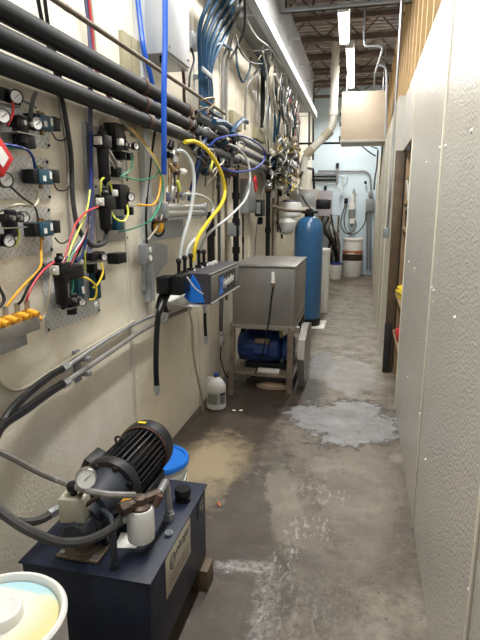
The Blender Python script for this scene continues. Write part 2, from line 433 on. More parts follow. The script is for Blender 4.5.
struct('trim_18', MB().box(RX + .03, RX + .055, -1.6, 12.6, 2.5, 2.60), 'darkwood')      # top plate behind the panels
struct('wall_right_upper', MB().box(RX + .13, RX + .15, 4.0, YB, 2.55, 3.95), 'ply')
# rivets in the right panels
for k, (px, py) in enumerate(((446, 146), (440, 148), (427, 163), (432, 288), (434, 291), (415, 269), (409, 262), (455, 318), (420, 414), (408, 377), (470, 590), (426, 460), (472, 131))):
    p = wr(px, py)
    solo('rivet', MB().lathe([(.009, 0), (.008, .003), (.004, .006), (0, .007)], (RX, p.y, p.z), (-1, 0, 0), 10), 'white', 'small white plastic rivet in the pebbled right wall', 'rivet', 'white rivets holding the right wall panels')
# rivets on the left panels
for k, (px, py) in enumerate(((78, 193), (67, 148), (120, 418), (127, 376), (75, 415), (137, 377), (118, 16), (118, 26), (130, 213))):
    p = wl(px, py)
    solo('rivet', MB().lathe([(.007, 0), (.006, .003), (0, .006)], (LX, p.y, p.z), (1, 0, 0), 10), 'brownsteel' if k > 5 else 'white', 'small rivet head in the cream left wall', 'rivet', 'rivets in the cream left wall')

# upper left: beam, rough white board above it, underside
bt = T('steel_beam', 'long pale steel beam running along the corridor above the hose tangle', 'beam', (-.93, 7.0, 3.14))
part('bottom_flange', MB().box(-.955, -.885, 3.6, 9.8, 3.14, 3.150), 'steelw', bt)
part('web', MB().box(-.897, -.885, 3.6, 9.8, 3.150, 3.235), 'steelw', bt)
for yy in (4.6, 5.6, 6.6, 7.6, 8.6, 9.6): part('stiffener', MB().box(LX + .01, -.955, yy, yy + .04, 3.145, 3.15), 'steelw', bt)
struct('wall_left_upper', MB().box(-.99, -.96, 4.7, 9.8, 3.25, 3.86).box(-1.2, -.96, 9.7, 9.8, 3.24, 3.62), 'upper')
struct('wall_left_upper_board', MB().box(LX, -.96, 3.6, 9.8, 3.236, 3.25), 'boxgrey')
for k, yy in enumerate((6.6, 7.7, 8.7)):
    solo('joist_bracket', MB().box(-.96, -.84, yy, yy + .05, 3.52, 3.535).box(-.96, -.95, yy, yy + .05, 3.46, 3.535), 'steelw', 'small pale steel bracket sticking out near the top of the white upper board', 'bracket', 'brackets on the white upper board')
# track of light steel across the top of the view
solo('ceiling_track', MB().box(-.955, .75, 5.99, 6.03, 3.602, 3.645).box(-.955, .75, 5.94, 6.03, 3.602, 3.608), 'steelw', 'pale steel track crossing the corridor above the first lamp', 'track')
for k, (x, s) in enumerate(((-.9, 0), (-.62, .1), (-.05, -.1), (.12, .1), (.5, 0))):
    solo('hanger_rod', MB().tube([(x, 6.0, 3.64), (x + s, 6.0, 4.30)], .012), 'purpleblack', 'dark rod rising from the pale ceiling track to the roof', 'hanger', 'rods above the ceiling track')
# joists
for k, yy in enumerate((5.0, 6.45, 7.35, 8.25, 9.2, 10.2, 11.2, 12.2)):
    b = MB().box(-1.23, 1.5, yy, yy + .05, 3.93, 3.985).box(-1.23, 1.5, yy, yy + .05, 4.23, 4.285)
    xx = -1.2; up = False
    while xx < 1.2:
        b.cyl((xx, yy + .025, 4.24 if up else 3.975), (xx + .26, yy + .025, 3.975 if up else 4.24), .012, seg=6); xx += .26; up = not up
    names = ['nearest', 'second', 'third', 'fourth', 'fifth', 'sixth', 'seventh', 'farthest']
    solo('roof_joist', b, 'joist', 'dark brown open web roof joist, %s of the row from the camera' % names[k], 'joist', 'roof joists')
for k, (x0, x1, y0, y1) in enumerate(((-1.1, -.35, 6.4, 8.7), (-1.1, -.2, 8.0, 10.6), (.35, -.1, 6.6, 8.2))):
    solo('cross_brace', MB().cyl((x0, y0, 3.95), (x1, y1, 4.15), .014, seg=6), 'brownsteel', 'thin dark diagonal brace between the roof joists', 'brace', 'diagonal roof braces')
# studs above the right wall
yy = 3.3
k = 0
while yy < 12.4:
    solo('wall_stud', MB().box(RX + .04, RX + .13, yy, yy + .045, 2.605, 3.95), 'stud', 'bare yellow timber stud standing above the right wall panels', 'stud', 'bare studs above the right wall'); yy += .41; k += 1
struct('trim_19', MB().box(RX + .03, RX + .14, 3.2, YB, 3.95, 4.0), 'stud')

# ------------------------------------------------------------------ lamps
def lamp(x0, y0, x1, y1, z, label, w=.13, k=1.):
    d = V((x1 - x0, y1 - y0, 0)); Ln = d.length; d.normalize(); s = V((-d.y, d.x, 0)); c = V(((x0 + x1) / 2, (y0 + y1) / 2, z))
    t = T('fluorescent_lamp', label, 'ceiling light', c + V((0, 0, .06)), 'fluorescent lamps')
    mt = Matrix(((s.x, d.x, 0), (s.y, d.y, 0), (0, 0, 1)))
    part('housing', MB().obox(c + V((0, 0, .045)), (w, Ln + .06, .05), mt, .006), 'white', t)
    for sg in (-1, 1):
        part('tube', MB().cyl(c + s * sg * w * .27 - d * Ln / 2, c + s * sg * w * .27 + d * Ln / 2, .017, seg=12), 'lamp', t, 'glowing white tube')
        part('lamp_holder', MB().obox(c + d * sg * (Ln / 2 + .012), (w * .9, .02, .05), mt, .003), 'white', t)
        part('hanger', MB().cyl(c + d * sg * Ln * .35 + V((0, 0, .07)), c + d * sg * Ln * .35 + V((0, 0, .70)), .005, seg=6), 'galv', t)
    ld = bpy.data.lights.new('lamp light', 'AREA'); ld.shape = 'RECTANGLE'; ld.size = w; ld.size_y = Ln; ld.energy = LAMP_W * k * Ln / 1.2; ld.color = LAMP_COL
    lo = bpy.data.objects.new('lamp_light', ld); COL.objects.link(lo); lo.parent = t
    lo.location = (0, 0, -.085); lo.rotation_euler = (0, 0, math.atan2(d.y, d.x) - PI / 2)
M['lamp'] = mat('glowing tube', (1, 1, 1), .5, emit=(1, .99, .97), es=14)
lamp(-.305, 6.05, -.335, 7.15, 3.60, 'bright fluorescent lamp under the pale ceiling track, nearer of the two in view', k=.6)
lamp(-.275, 7.35, -.31, 9.65, 3.60, 'long bright fluorescent lamp above the beige cabinet, farther of the two in view', .11, .5)
lamp(-.48, 3.2, -.48, 5.6, 3.60, 'fluorescent lamp above the top of the view over the steel box')
lamp(-.48, .3, -.48, 2.7, 3.60, 'fluorescent lamp above the top of the view over the hydraulic unit', k=1.3)
lamp(-.3, 10.6, -.3, 12.4, 3.60, 'added lamp at the far end, unseen behind the beige cabinet', .11, .9)  # unseen lamp added to brighten the far blue wall
# ================================================================== BIG THINGS ON THE FLOOR
# ---- hydraulic power unit
hp = T('hydraulic_power_unit', 'navy hydraulic power unit with black finned motor at the lower left', 'hydraulic unit', (-.83, 1.62, .10))
X0, X1, Y0, Y1, ZT = -1.06, -.60, 1.32, 1.93, .44
part('tank', MB().box(X0, X1, Y0, Y1, .10, ZT, .012), 'navy', hp)
part('top_plate', MB().box(X0 - .006, X1 + .006, Y0 - .006, Y1 + .006, ZT - .002, ZT + .006, .003), 'navy', hp)
MX, MZ = -.855, .60
mb = MB().lathe([(.072, 1.60), (.078, 1.62), (.078, 1.88), (.072, 1.90)], (MX, 0, MZ), (0, 1, 0), 32)
for i in range(30):
    a = 2 * PI * i / 30
    if -2.05 < (a if a < PI else a - 2 * PI) < -1.1: continue
    mt = Matrix.Rotation(-a, 3, 'Y')
    mb.obox(V((MX, 1.745, MZ)) + mt @ V((.088, 0, 0)), (.030, .25, .0045), mt)
mo = part('motor_body', mb, 'cast', hp)
part('front_flange', MB().lathe([(.066, 1.555), (.106, 1.56), (.112, 1.575), (.112, 1.60), (.102, 1.615), (.07, 1.625)], (MX, 0, MZ), (0, 1, 0), 40), 'cast', hp)
for i in range(8):
    a = 2 * PI * (i + .5) / 8; c = V((MX + .094 * math.cos(a), 1.56, MZ + .094 * math.sin(a)))
    part('flange_bolt', MB().cyl(c - V((0, .014, 0)), c, .0085, seg=6), 'cast', hp)
part('fan_cowl', MB().lathe([(.104, 1.868), (.113, 1.875), (.113, 1.925), (.109, 1.945), (.090, 1.962), (.055, 1.968), (.02, 1.97), (0, 1.97)], (MX, 0, MZ), (0, 1, 0), 40), 'cast', hp)
part('cowl_band', MB().torus((MX, 1.868, MZ), (0, 1, 0), .107, .005, 40), 'rust', hp, 'rust brown edge of the fan cowl')
part('warning_sticker', MB().obox((MX - .01, 1.90, MZ + .1145), (.035, .018, .001)), 'yellow', hp, 'small yellow sticker on the cowl')
mb = MB().box(MX - .10, MX - .07, 1.64, 1.86, ZT + .006, .535, .004).box(MX + .07, MX + .10, 1.64, 1.86, ZT + .006, .535, .004).box(MX - .115, MX + .115, 1.64, 1.86, ZT + .006, ZT + .014, .002)
part('motor_foot', mb, 'cast', hp)
part('terminal_box', MB().obox((MX - .118, 1.68, MZ + .02), (.065, .11, .085), Matrix.Rotation(.45, 3, 'Y'), .008), 'cast', hp)
part('lifting_eye', MB().torus((MX - .03, 1.72, MZ + .115), (0, 1, 0), .014, .005, 14, 6), 'cast', hp)
part('bell_housing', MB().lathe([(.060, 1.43), (.066, 1.44), (.078, 1.50), (.088, 1.555), (.088, 1.565)], (MX, 0, MZ), (0, 1, 0), 32), 'bluegrey', hp)
part('guard_sticker', MB().obox((MX + .071, 1.515, MZ + .012), (.005, .06, .075), Matrix.Rotation(-.5, 3, 'Y') @ Matrix.Rotation(-.3, 3, 'Z')), 'orange', hp, 'orange sticker on the bell housing')
part('pump', MB().lathe([(.0, 1.335), (.042, 1.335), (.048, 1.345), (.048, 1.40), (.054, 1.405), (.054, 1.435)], (MX - .01, 0, MZ - .045), (0, 1, 0), 8).cyl((MX - .01, 1.42, MZ - .02), (MX, 1.47, MZ), .05), 'bluegrey', hp)
part('pump_bracket', MB().box(MX - .05, MX + .05, 1.44, 1.455, ZT + .006, MZ - .02, .003), 'navy', hp)
fl = part('access_flange', MB().obox((-.875, 1.425, ZT + .013), (.155, .135, .012), None, .003).torus((-.875, 1.425, ZT + .02), (0, 0, 1), .045, .006), 'brownsteel', hp, 'grimy square flange plate below the pump')
for sx in (-1, 1):
    for sy in (-1, 1): part('flange_bolt', MB().lathe([(.009, 0), (.009, .006), (.0, .007)], (-.875 + sx * .06, 1.425 + sy * .052, ZT + .019), seg=6), 'galv', fl)
# valve block and gauge
c = ay(75, 506, 1.38)
vb = part('valve_block', MB().obox(c, (.082, .07, .085), Matrix.Rotation(.15, 3, 'Z'), .004), 'block', hp, 'cream square valve block')
part('valve_knob', MB().lathe([(.008, .036), (.012, .040), (.012, .052), (.022, .062), (.024, .074), (.020, .082), (0, .084)], c, (0, 0, 1), 14), 'black', hp, 'black adjusting knob')
g0 = ay(86, 479, 1.33); gd = (CAM - g0); gd.z *= .55; gd.normalize()
gg = part('pressure_gauge', MB().lathe([(.030, -.034), (.033, -.030), (.034, 0), (.031, .006), (.030, .002), (0, .001)], g0, gd, 28), 'steel', hp)
part('dial', MB().lathe([(.0, .0015), (.0285, .0015), (.0285, .003), (0, .003)], g0, gd, 24), 'dial', gg, 'white gauge face')
fm = frame(g0 + gd * .0035, gd.cross(V((0, 0, 1))) * -1, (0, 0, 1))
mb = MB()
for i in range(11):
    a = -.75 + i * (PI + 1.5) / 10; q = fm @ V((.023 * math.cos(a), .023 * math.sin(a), 0)); q2 = fm @ V((.027 * math.cos(a), .027 * math.sin(a), 0)); mb.cyl(q, q2, .0007, seg=4)
mb.cyl(fm @ V((-.008, -.006, .0005)), fm @ V((.016, .013, .0005)), .0011, seg=4)
part('needle', mb, 'black', gg, 'black pointer and tick marks')
part('gauge_stem', MB().tube([g0 - gd * .02, g0 - gd * .03 - V((0, 0, .03)), c + V((.02, .0, .04))], .007), 'bronze', hp)
part('cross_pipe', MB().tube([c + V((.03, 0, .0)), ay(104, 493, 1.39), ay(112, 496, 1.40)], .008), 'bronze', hp, 'brown pipe nipple and union')
# filter head and canister
fx = ay(140, 507, 1.46); fcx, fcy, fcz = fx
can = part('filter_canister', MB().lathe([(.0, -.122), (.038, -.122), (.045, -.116), (.047, -.10), (.047, -.012), (.043, 0)], (fcx, fcy, fcz), (0, 0, 1), 28), 'white', hp, 'white spin on filter canister')
part('canister_rim', MB().torus((fcx, fcy, fcz - .006), (0, 0, 1), .040, .005, 28), 'pvc', hp)
part('filter_head', MB().lathe([(.038, 0), (.038, .008), (.026, .016), (.024, .038), (.014, .044), (0, .044)], (fcx, fcy, fcz), (0, 0, 1), 12)
     .tube([(fcx - .035, fcy - .045, fcz + .018), (fcx + .045, fcy + .06, fcz + .022)], .019, seg=8).cyl((fcx - .045, fcy - .058, fcz + .018), (fcx - .025, fcy - .03, fcz + .018), .024, seg=6), 'bronze', hp, 'brown cast filter head')
rp = ax(183, 500, -.655); rp.z = ZT + .006
r1 = az(169, 520, ZT + .006)
part('return_pipe', MB().tube([(fcx + .045, fcy + .06, fcz + .022), ax(166, 480, -.665), (r1.x, r1.y, .54), (r1.x, r1.y, ZT + .005)], .014, straight=True).cyl((r1.x, r1.y, ZT + .002), (r1.x, r1.y, ZT + .035), .022, seg=6).cyl((r1.x, r1.y, ZT + .035), (r1.x, r1.y, ZT + .05), .017, seg=6), 'galv', hp, 'grey elbow pipe and hex fitting')
part('copper_tee', MB().cyl((fcx + .048, fcy + .02, fcz + .0), (fcx + .062, fcy + .03, fcz + .035), .012, seg=8), 'rust', hp)
cp = az(183, 500, ZT + .006)
part('filler_cap', MB().lathe([(.030, 0), (.032, .004), (.032, .012), (.027, .014), (.027, .022), (.033, .026), (.033, .048), (.029, .053), (0, .054)], cp, (0, 0, 1), 20), 'black', hp, 'black filler cap')
sg = az(169, 535, ZT + .006)
part('sight_glass', MB().lathe([(.010, 0), (.012, .010), (.014, .012), (.011, .012), (.008, .003), (0, .003)], sg, (0, 0, 1), 18), 'clearcup', hp, 'small clear plastic cup')
bp_ = az(115, 568, ZT + .006)
part('suction_pipe', MB().tube([(bp_.x, bp_.y, ZT), (bp_.x, bp_.y, .56), (bp_.x - .02, bp_.y + .03, .60), (bp_.x - .10, bp_.y + .09, .60)], .011).cyl((bp_.x, bp_.y, ZT + .002), (bp_.x, bp_.y, ZT + .03), .017, seg=6), 'bluegrey', hp, 'bent blue grey pipe rising from the tank')
pp = az(118, 543, ZT + .006)
part('paper_tag', MB().obox((pp.x + .03, pp.y + .02, ZT + .0075), (.075, .085, .0015), Matrix.Rotation(.2, 3, 'Z')), 'label', hp, 'white paper tag on the tank top')
# maker's plate on the right flank
XS = X1 + .001
c1, c2, c3, c4 = (ax(165, 559, XS), ax(190, 515, XS), ax(190, 553, XS), ax(166, 600, XS))
ya, yb = (c1.y + c4.y) / 2, (c2.y + c3.y) / 2; za, zb = (c3.z + c4.z) / 2, (c1.z + c2.z) / 2
pl = part('nameplate', MB().box(XS, XS + .002, ya, yb, za, zb, .0008), 'placard', hp, 'tan maker plate with dark roundel and script')
rc = V((XS + .002, ya + (yb - ya) * .26, za + (zb - za) * .66))
part('roundel', MB().lathe([(.0, 0), (.030, 0), (.030, .001), (0, .001)], rc, (1, 0, 0), 28), 'darksign', pl)
part('roundel_ring', MB().torus(rc + V((.001, 0, 0)), (1, 0, 0), .021, .0015, 24, 5), 'placard', pl)
fmx = frame((0, 0, 0), (0, 1, 0), (0, 0, 1))
text('lettering', 'B', .034, Matrix.Translation(rc + V((.0015, 0, 0))) @ fmx, 'placard', pl, .0005, 0, .0008)
text('lettering', 'elanger', .052, Matrix.Translation((XS + .0022, ya + (yb - ya) * .66, za + (zb - za) * .76)) @ fmx, 'darksign', pl, .0006, .35)
for q in range(3):
    part('small_print', MB().box(XS + .002, XS + .0026, ya + .03, yb - .03, za + .022 + q * .016, za + .026 + q * .016), 'bronze', pl)
part('small_plate', MB().box(XS, XS + .002, Y1 - .12, Y1 - .02, ZT - .085, ZT - .02, .0008), 'darksign', hp, 'small dark plate at the far end of the tank')
part('small_roundel', MB().torus((XS + .002, Y1 - .07, ZT - .05), (1, 0, 0), .018, .0015, 24, 5), 'placard', hp)
for k, (x, y, lab) in enumerate(((-.585, 1.875, 'brown wooden block under the far right corner of the navy tank'), (-.68, 1.37, 'wooden block under the near right corner of the navy tank'), (-1.0, 1.88, 'wooden block under the far wall side corner of the navy tank'), (-1.0, 1.37, 'wooden block under the near wall side corner of the navy tank'))):
    solo('wooden_block', MB().box(x - .06, x + .06 if k else x + .018, y - .045, y + .045, 0.001, .10, .004), 'darkwood', lab, 'block')

# ---- drum at the lower left corner
DC = V((-.845, .945, 0)); DR = .168; DZ = .60
dr = T('chemical_drum', 'white plastic drum with stained recessed lid in the lower left corner', 'drum', DC)
part('body', MB().lathe([(.0, 0.001), (DR - .012, 0.001), (DR - .004, .01), (DR - .004, .2), (DR, .21), (DR, .24), (DR - .004, .25), (DR - .004, DZ - .03), (DR, DZ - .02), (DR + .001, DZ - .006), (DR - .004, DZ), (DR - .012, DZ), (DR - .016, DZ - .006), (DR - .019, DZ - .028), (0, DZ - .028)], DC, seg=56), 'white', dr)
def lidmat():
    m = mat('stained drum lid', (.75, .75, .70), .4); nt = m.node_tree; N = nt.nodes.new; L = nt.links.new; b = nt.nodes['Principled BSDF']
    tc = N('ShaderNodeTexCoord'); sp = N('ShaderNodeSeparateXYZ'); L(tc.outputs['Object'], sp.inputs[0])
    n = N('ShaderNodeTexNoise'); n.inputs['Scale'].default_value = 9; n.inputs['Detail'].default_value = 6; L(tc.outputs['Object'], n.inputs[0])
    def mask(ax_, a, b_, k):
        ad = N('ShaderNodeMath'); ad.operation = 'MULTIPLY_ADD'; L(n.outputs[0], ad.inputs[0]); ad.inputs[1].default_value = k; L(sp.outputs[ax_], ad.inputs[2])
        mr = N('ShaderNodeMapRange'); L(ad.outputs[0], mr.inputs[0]); mr.inputs[1].default_value = a; mr.inputs[2].default_value = b_; return mr.outputs[0]
    m1 = N('ShaderNodeMix'); m1.data_type = 'RGBA'; L(mask(0, .09, .19, .12), m1.inputs[0]); m1.inputs[6].default_value = (.75, .74, .66, 1); m1.inputs[7].default_value = (.68, .62, .30, 1)
    m2 = N('ShaderNodeMix'); m2.data_type = 'RGBA'; L(mask(1, .135, .155, .07), m2.inputs[0]); L(m1.outputs[2], m2.inputs[6]); m2.inputs[7].default_value = (.42, .66, .72, 1)
    L(m2.outputs[2], b.inputs['Base Color']); return m
M['lid'] = lidmat()
part('lid', MB().lathe([(0, DZ - .0275), (DR - .020, DZ - .0275), (DR - .022, DZ - .018), (DR - .035, DZ - .015), (0, DZ - .015)], DC, seg=48), 'lid', dr, 'lid stained yellow and light blue')
cpx = az(-1, 613, DZ)
part('bung_cap', MB().lathe([(.058, -.015), (.058, .008), (.054, .014), (.044, .014), (.040, .011), (0, .011)], (cpx.x, cpx.y, DZ), seg=32), 'white', dr, 'round white bung cap')

# ---- bucket with blue lid behind the power unit
BC = V((-.95, 2.26, 0))
def bucket(c, h, r, label, bodymat, lidm, name='bucket', handle=True, cat='bucket', group=None):
    t = T(name, label, cat, c, group)
    part('body', MB().lathe([(0, .001), (r * .86, .001), (r * .87, .006), (r * .97, h * .78), (r, h * .79), (r, h * .84), (r * .975, h * .85), (r * .99, h * .97), (0, h * .97)], c, seg=36), bodymat, t)
    part('lid', MB().lathe([(r * .99, h * .93), (r * 1.05, h * .93), (r * 1.05, h * .985), (r * 1.02, h), (r * .93, h), (r * .9, h * .975), (0, h * .975)], c, seg=36), lidm, t)
    if handle: part('handle', MB().tube([V(c) + V((r * 1.02 * math.cos(a), -abs(math.sin(a)) * r * 1.05, h * .80 - h * .32 * abs(math.sin(a)))) for a in [PI * i / 12 for i in range(13)]], .003, 6), 'galv', t)
    return t
bucket(BC, .37, .147, 'white bucket with a bright blue lid behind the black motor', 'white', 'bluelid')

# ---- gallon jug
JC = az(214, 411, 0); JC.y += .075; JC.z = .001
j = T('jug', 'white gallon jug with a dark blue cap on the floor by the left wall', 'jug', JC)
mb = MB()
prof = [(.0, 0), (.066, 0), (.076, .008), (.078, .03), (.076, .045), (.076, .15), (.078, .16), (.075, .19), (.062, .222), (.042, .246), (.024, .262), (.019, .268), (.019, .276), (0, .276)]
mb.lathe(prof, JC, seg=36); jug = part('body', mb, 'white', j)
part('cap', MB().lathe([(.021, .266), (.022, .27), (.022, .288), (.020, .291), (0, .291)], JC, seg=20), 'blue2', j, 'dark blue screw cap')
part('handle', MB().tube([V(JC) + V(q) for q in ((-.030, .0, .250), (-.058, -.0, .245), (-.080, 0, .20), (-.078, 0, .165))], .011), 'white', j)
def jl(name, a0, a1, z0, z1, r, m, par, label=None):
    b = MB(); n = 14; vs = []
    for z in (z0, z1):
        vs.append([b.bm.verts.new(V(JC) + V((r * math.cos(a0 + (a1 - a0) * i / n), r * math.sin(a0 + (a1 - a0) * i / n), z))) for i in range(n + 1)])
    for i in range(n): b.bm.faces.new((vs[0][i], vs[0][i + 1], vs[1][i + 1], vs[1][i]))
    bmesh.ops.solidify(b.bm, geom=list(b.bm.faces), thickness=.0008)
    return part(name, b, m, par, label)
la = jl('front_label', -2.5, -1.05, .05, .145, .0775, 'label', j, 'pale paper label with small print')
for q in range(6): jl('print_line', -2.4, -1.2, .060 + q * .013, .063 + q * .013, .0785, 'boxgrey', la)
lb = jl('side_label', -.95, -.15, .05, .145, .0775, 'beigedark', j, 'grey green side label with dark header')
jl('label_header', -.93, -.17, .128, .142, .0785, 'darkteal', lb)
for q in range(4): jl('print_line', -.88, -.35, .065 + q * .014, .069 + q * .014, .0785, 'purple', lb)

# ---- stainless box on a stand
bx0, bx1, by0, by1, bz0, bz1 = -1.07, -.53, 4.30, 5.15, .60, 1.115
sb = T('stainless_tank', 'stained stainless steel box tank with a lid on a metal stand', 'tank', (-.80, 4.72, 0))
part('tank_body', MB().box(bx0, bx1, by0, by1, bz0, bz1 - .012, .006), 'stainless', sb)
part('lid', MB().box(bx0 - .01, bx1 + .008, by0 - .012, by1 + .01, bz1 - .010, bz1 + .006, .003).box(bx0 + .03, bx1 - .05, by0 + .03, by1 - .05, bz1 + .006, bz1 + .010, .002), 'stainless', sb)
part('lid_gap', MB().box(bx0 + .12, bx1 + .004, by0 + .02, by1 - .02, bz1 - .014, bz1 - .0095), 'black', sb)
part('front_seam', MB().box(bx1 - .03, bx1 - .026, by0 - .002, by0, bz0, bz1 - .015).box(bx0, bx1 + .006, by0 - .004, by0 + .02, bz0 - .012, bz0 + .004), 'steel', sb)
part('white_fitting', MB().cyl(ay(273, 283, by0 - .02), ay(273, 273, by0 - .02), .018, .014, 12).box(ay(273, 280, by0).x - .008, ay(273, 280, by0).x + .008, by0 - .02, by0, ay(273, 276, by0).z, ay(273, 272, by0).z), 'white', sb, 'white plastic float switch fitting')
part('fitting_tip', MB().cyl(ay(273, 287, by0 - .02), ay(273, 283, by0 - .02), .012, seg=8), 'brass', sb)
solo('cable', MB().tube([ay(273, 287, by0 - .02), ay(271, 300, by0 - .035), ay(268, 325, by0 - .04), ay(262, 355, by0 - .03), ay(255, 373, by0 + .05), ay(247, 380, by0 + .15)], .006), 'black', 'thin black cable hanging down the front of the stainless box', 'cable')
for nm, (xa, ya_, xb, yb_, w_) in dict(a=(bx0 + .0, by0 + .02, bx0 + .02, by0 - .13, .02), b=(bx1 - .03, by0 + .03, bx1 - .03, by0 + .03, .026), c=(bx0 + .03, by1 - .03, bx0 + .03, by1 - .03, .022), d=(bx1 - .02, by1 - .03, bx1 - .02, by1 - .03, .022)).items():
    part('leg', MB().prism([(xb - w_, yb_ - w_, .001), (xb + w_, yb_ - w_, .001), (xa + w_, ya_ - w_, bz0), (xa - w_, ya_ - w_, bz0)], (0, w_ * 1.6, 0)), 'brownsteel', sb)
part('leg', MB().box(bx0 - .03, bx0 - .0, by0 + .02, by0 + .05, .001, bz0), 'shelfwood', sb, 'brown inner upright at the left')
part('rail', MB().box(bx0, bx1, by0 + .01, by0 + .04, bz0 - .035, bz0 - .012).box(bx1 - .03, bx1, by0, by1, bz0 - .035, bz0 - .012), 'steel', sb)
part('lower_shelf', MB().box(bx0 - .01, bx1 + .0, by0 + .02, by1 - .04, .135, .15), 'brownsteel', sb)
# pump and motor on the lower shelf
pm = T('water_pump', 'dirty blue electric pump motor under the stainless box', 'pump', (-.80, 4.62, .15))
part('motor', MB().lathe([(0, -1.08), (.10, -1.08), (.145, -1.06), (.145, -.70), (.12, -.68), (.05, -.67)], (0, 4.62, .34), (1, 0, 0), 28), 'bluemotor', pm)
mb = MB()
for i in range(16):
    a = 2 * PI * i / 16; mt = Matrix.Rotation(-a, 3, 'X'); mb.obox(V((-.88, 4.62, .34)) + Matrix.Rotation(a, 3, 'X') @ V((0, .148, 0)), (.22, .012, .005), Matrix.Rotation(a, 3, 'X'))
part('cooling_fins', mb, 'bluemotor', pm)
part('terminal_box', MB().box(-.92, -.78, 4.44, 4.56, .30, .42, .008), 'bluemotor', pm)
part('pump_head', MB().lathe([(.05, -.67), (.115, -.66), (.13, -.64), (.13, -.58), (.10, -.565), (.05, -.56)], (0, 4.62, .33), (1, 0, 0), 24), 'bluemotor', pm)
part('base', MB().box(-1.0, -.62, 4.50, 4.74, .15, .20, .004), 'black', pm)
part('brass_elbow', MB().tube([(-.68, 4.56, .44), (-.68, 4.56, .53), (-.75, 4.56, .55)], .018, straight=True), 'gold', pm)
part('outlet_pipe', MB().tube([(-1.03, 4.50, .50), (-.96, 4.48, .56), (-.84, 4.48, .545), (-.70, 4.52, .57)], .018), 'black', pm, 'black bent outlet pipe')
part('rust_cover', MB().box(-.90, -.76, 4.42, 4.47, .40, .45, .01), 'brownsteel', pm)
part('shelf_box', MB().box(-.86, -.66, 4.36, 4.42, .153, .185, .003), 'beigedark', pm)
bo = az(300, 352, .3)
solo('metal_hood', MB().prism([(-.505, 4.50, .002), (-.505, 4.62, .002), (-.505, 4.95, .12), (-.505, 4.98, .50), (-.505, 4.70, .55), (-.505, 4.42, .46), (-.505, 4.36, .30)], (.06, 0, 0)), 'stainless', 'bent grey metal belt guard leaning at the right of the box stand', 'guard')
rag = MB().lathe([(.0, 0.0), (.11, 0.0), (.115, .02), (.07, .045), (.02, .052), (0, .052)], (0, 0, 0), seg=18)
for v in rag.bm.verts:
    v.co.x *= 1.3; v.co.y *= .55; v.co.x += .02 * math.sin(v.co.y * 40); v.co.z += .014 * abs(math.sin(v.co.x * 34 + v.co.y * 20)) * (v.co.z > .001)
    v.co += V((-.72, 4.42, .002))
solo('rag', rag, 'ragtan', 'crumpled tan rag on the wet floor under the box stand', 'rag')
for k, (px, py) in enumerate(((234, 411), (241, 411))):
    p = az(px, py, 0); solo('paper_scrap', MB().obox((p.x, p.y, .006), (.028, .016, .008), Matrix.Rotation(.5 * k, 3, 'Z'), .003), 'white', 'tiny white scrap on the damp floor to the right of the jug', 'scrap', 'white scraps on the damp floor')
p = az(219, 505, 0); solo('wood_chip', MB().obox((p.x, p.y, .005), (.012, .045, .008), Matrix.Rotation(.5, 3, 'Z'), .002), 'orangeband', 'small reddish wood chip on the floor beside the power unit', 'chip')

# ---- blue resin tank
TC = V((-.70, 7.05, 0)); TR = .19
tt = T('water_softener_tank', 'tall blue round topped resin tank standing behind the stainless box', 'tank', TC)
part('base', MB().lathe([(0, .02), (TR * .96, .02), (TR * .98, .03), (TR * .98, .12), (TR * .9, .125)], TC, seg=36), 'black', tt, 'black tank foot')
part('shell', MB().lathe([(TR * .9, .10), (TR, .13), (TR, 1.26), (TR * .97, 1.33), (TR * .86, 1.40), (TR * .66, 1.445), (TR * .4, 1.47), (.05, 1.48), (0, 1.48)], TC, seg=48), 'tankblue', tt)
hd = part('valve_head', MB().lathe([(.06, 1.47), (.065, 1.49), (.065, 1.515), (.05, 1.52), (.05, 1.57), (0, 1.58)], TC, seg=20).box(TC.x - .10, TC.x + .11, TC.y - .05, TC.y + .05, 1.515, 1.55, .01), 'black', tt, 'black plastic valve head')
part('controller', MB().box(TC.x + .08, TC.x + .27, TC.y + .0, TC.y + .16, 1.57, 1.70, .02), 'black', tt, 'black control box at the side of the valve head')
solo('floor_pad', MB().box(TC.x - .30, TC.x + .26, TC.y - .22, TC.y + .30, .001, .018, .004), 'pvc', 'thin white pad under the blue tank', 'pad')
c = V((-.64, 8.05, 0))
bt2 = T('brine_tank', 'slim white plastic tank half hidden behind the blue tank', 'tank', c)
part('body', MB().lathe([(0, .001), (.17, .001), (.175, .02), (.175, .93), (0, .93)], c, seg=36), 'white', bt2)
part('lid', MB().lathe([(.17, .93), (.185, .93), (.185, .97), (.17, .985), (0, .985)], c, seg=36), 'white', bt2)

# ---- far end of the corridor
c = V((-.21, 12.55, 0)); dm = T('far_drum', 'large white drum with orange and dark band at the end of the corridor', 'drum', c)
part('body', MB().lathe([(0, .001), (.21, .001), (.225, .03), (.23, .40), (.23, .62), (.225, .80), (.20, .86), (0, .86)], c, seg=40), 'white', dm)
part('lid', MB().lathe([(.20, .84), (.235, .84), (.235, .875), (.21, .89), (0, .89)], c, seg=40), 'pvc', dm)
part('dark_band', MB().lathe([(.228, .38), (.233, .38), (.233, .53), (.228, .53)], c, seg=40), 'brown', dm)
part('orange_band', MB().lathe([(.228, .54), (.2335, .54), (.2335, .61), (.228, .61)], c, seg=40), 'orangeband', dm)
part('band_label', MB().obox(c + V((-.03, -.232, .55)), (.16, .004, .035)), 'label', dm)
bucket(V((-.56, 11.95, 0)), .36, .145, 'pale bucket with a blue lid left of the far drum', 'white', 'blue2')
bucket(V((-.80, 12.3, 0)), .34, .14, 'bucket half hidden behind the pale bucket at the far end', 'white', 'blue2', handle=False)
rk = T('equipment_rack', 'dark metal rack with hoses standing against the far wall', 'rack', (-.75, 12.4, 0))
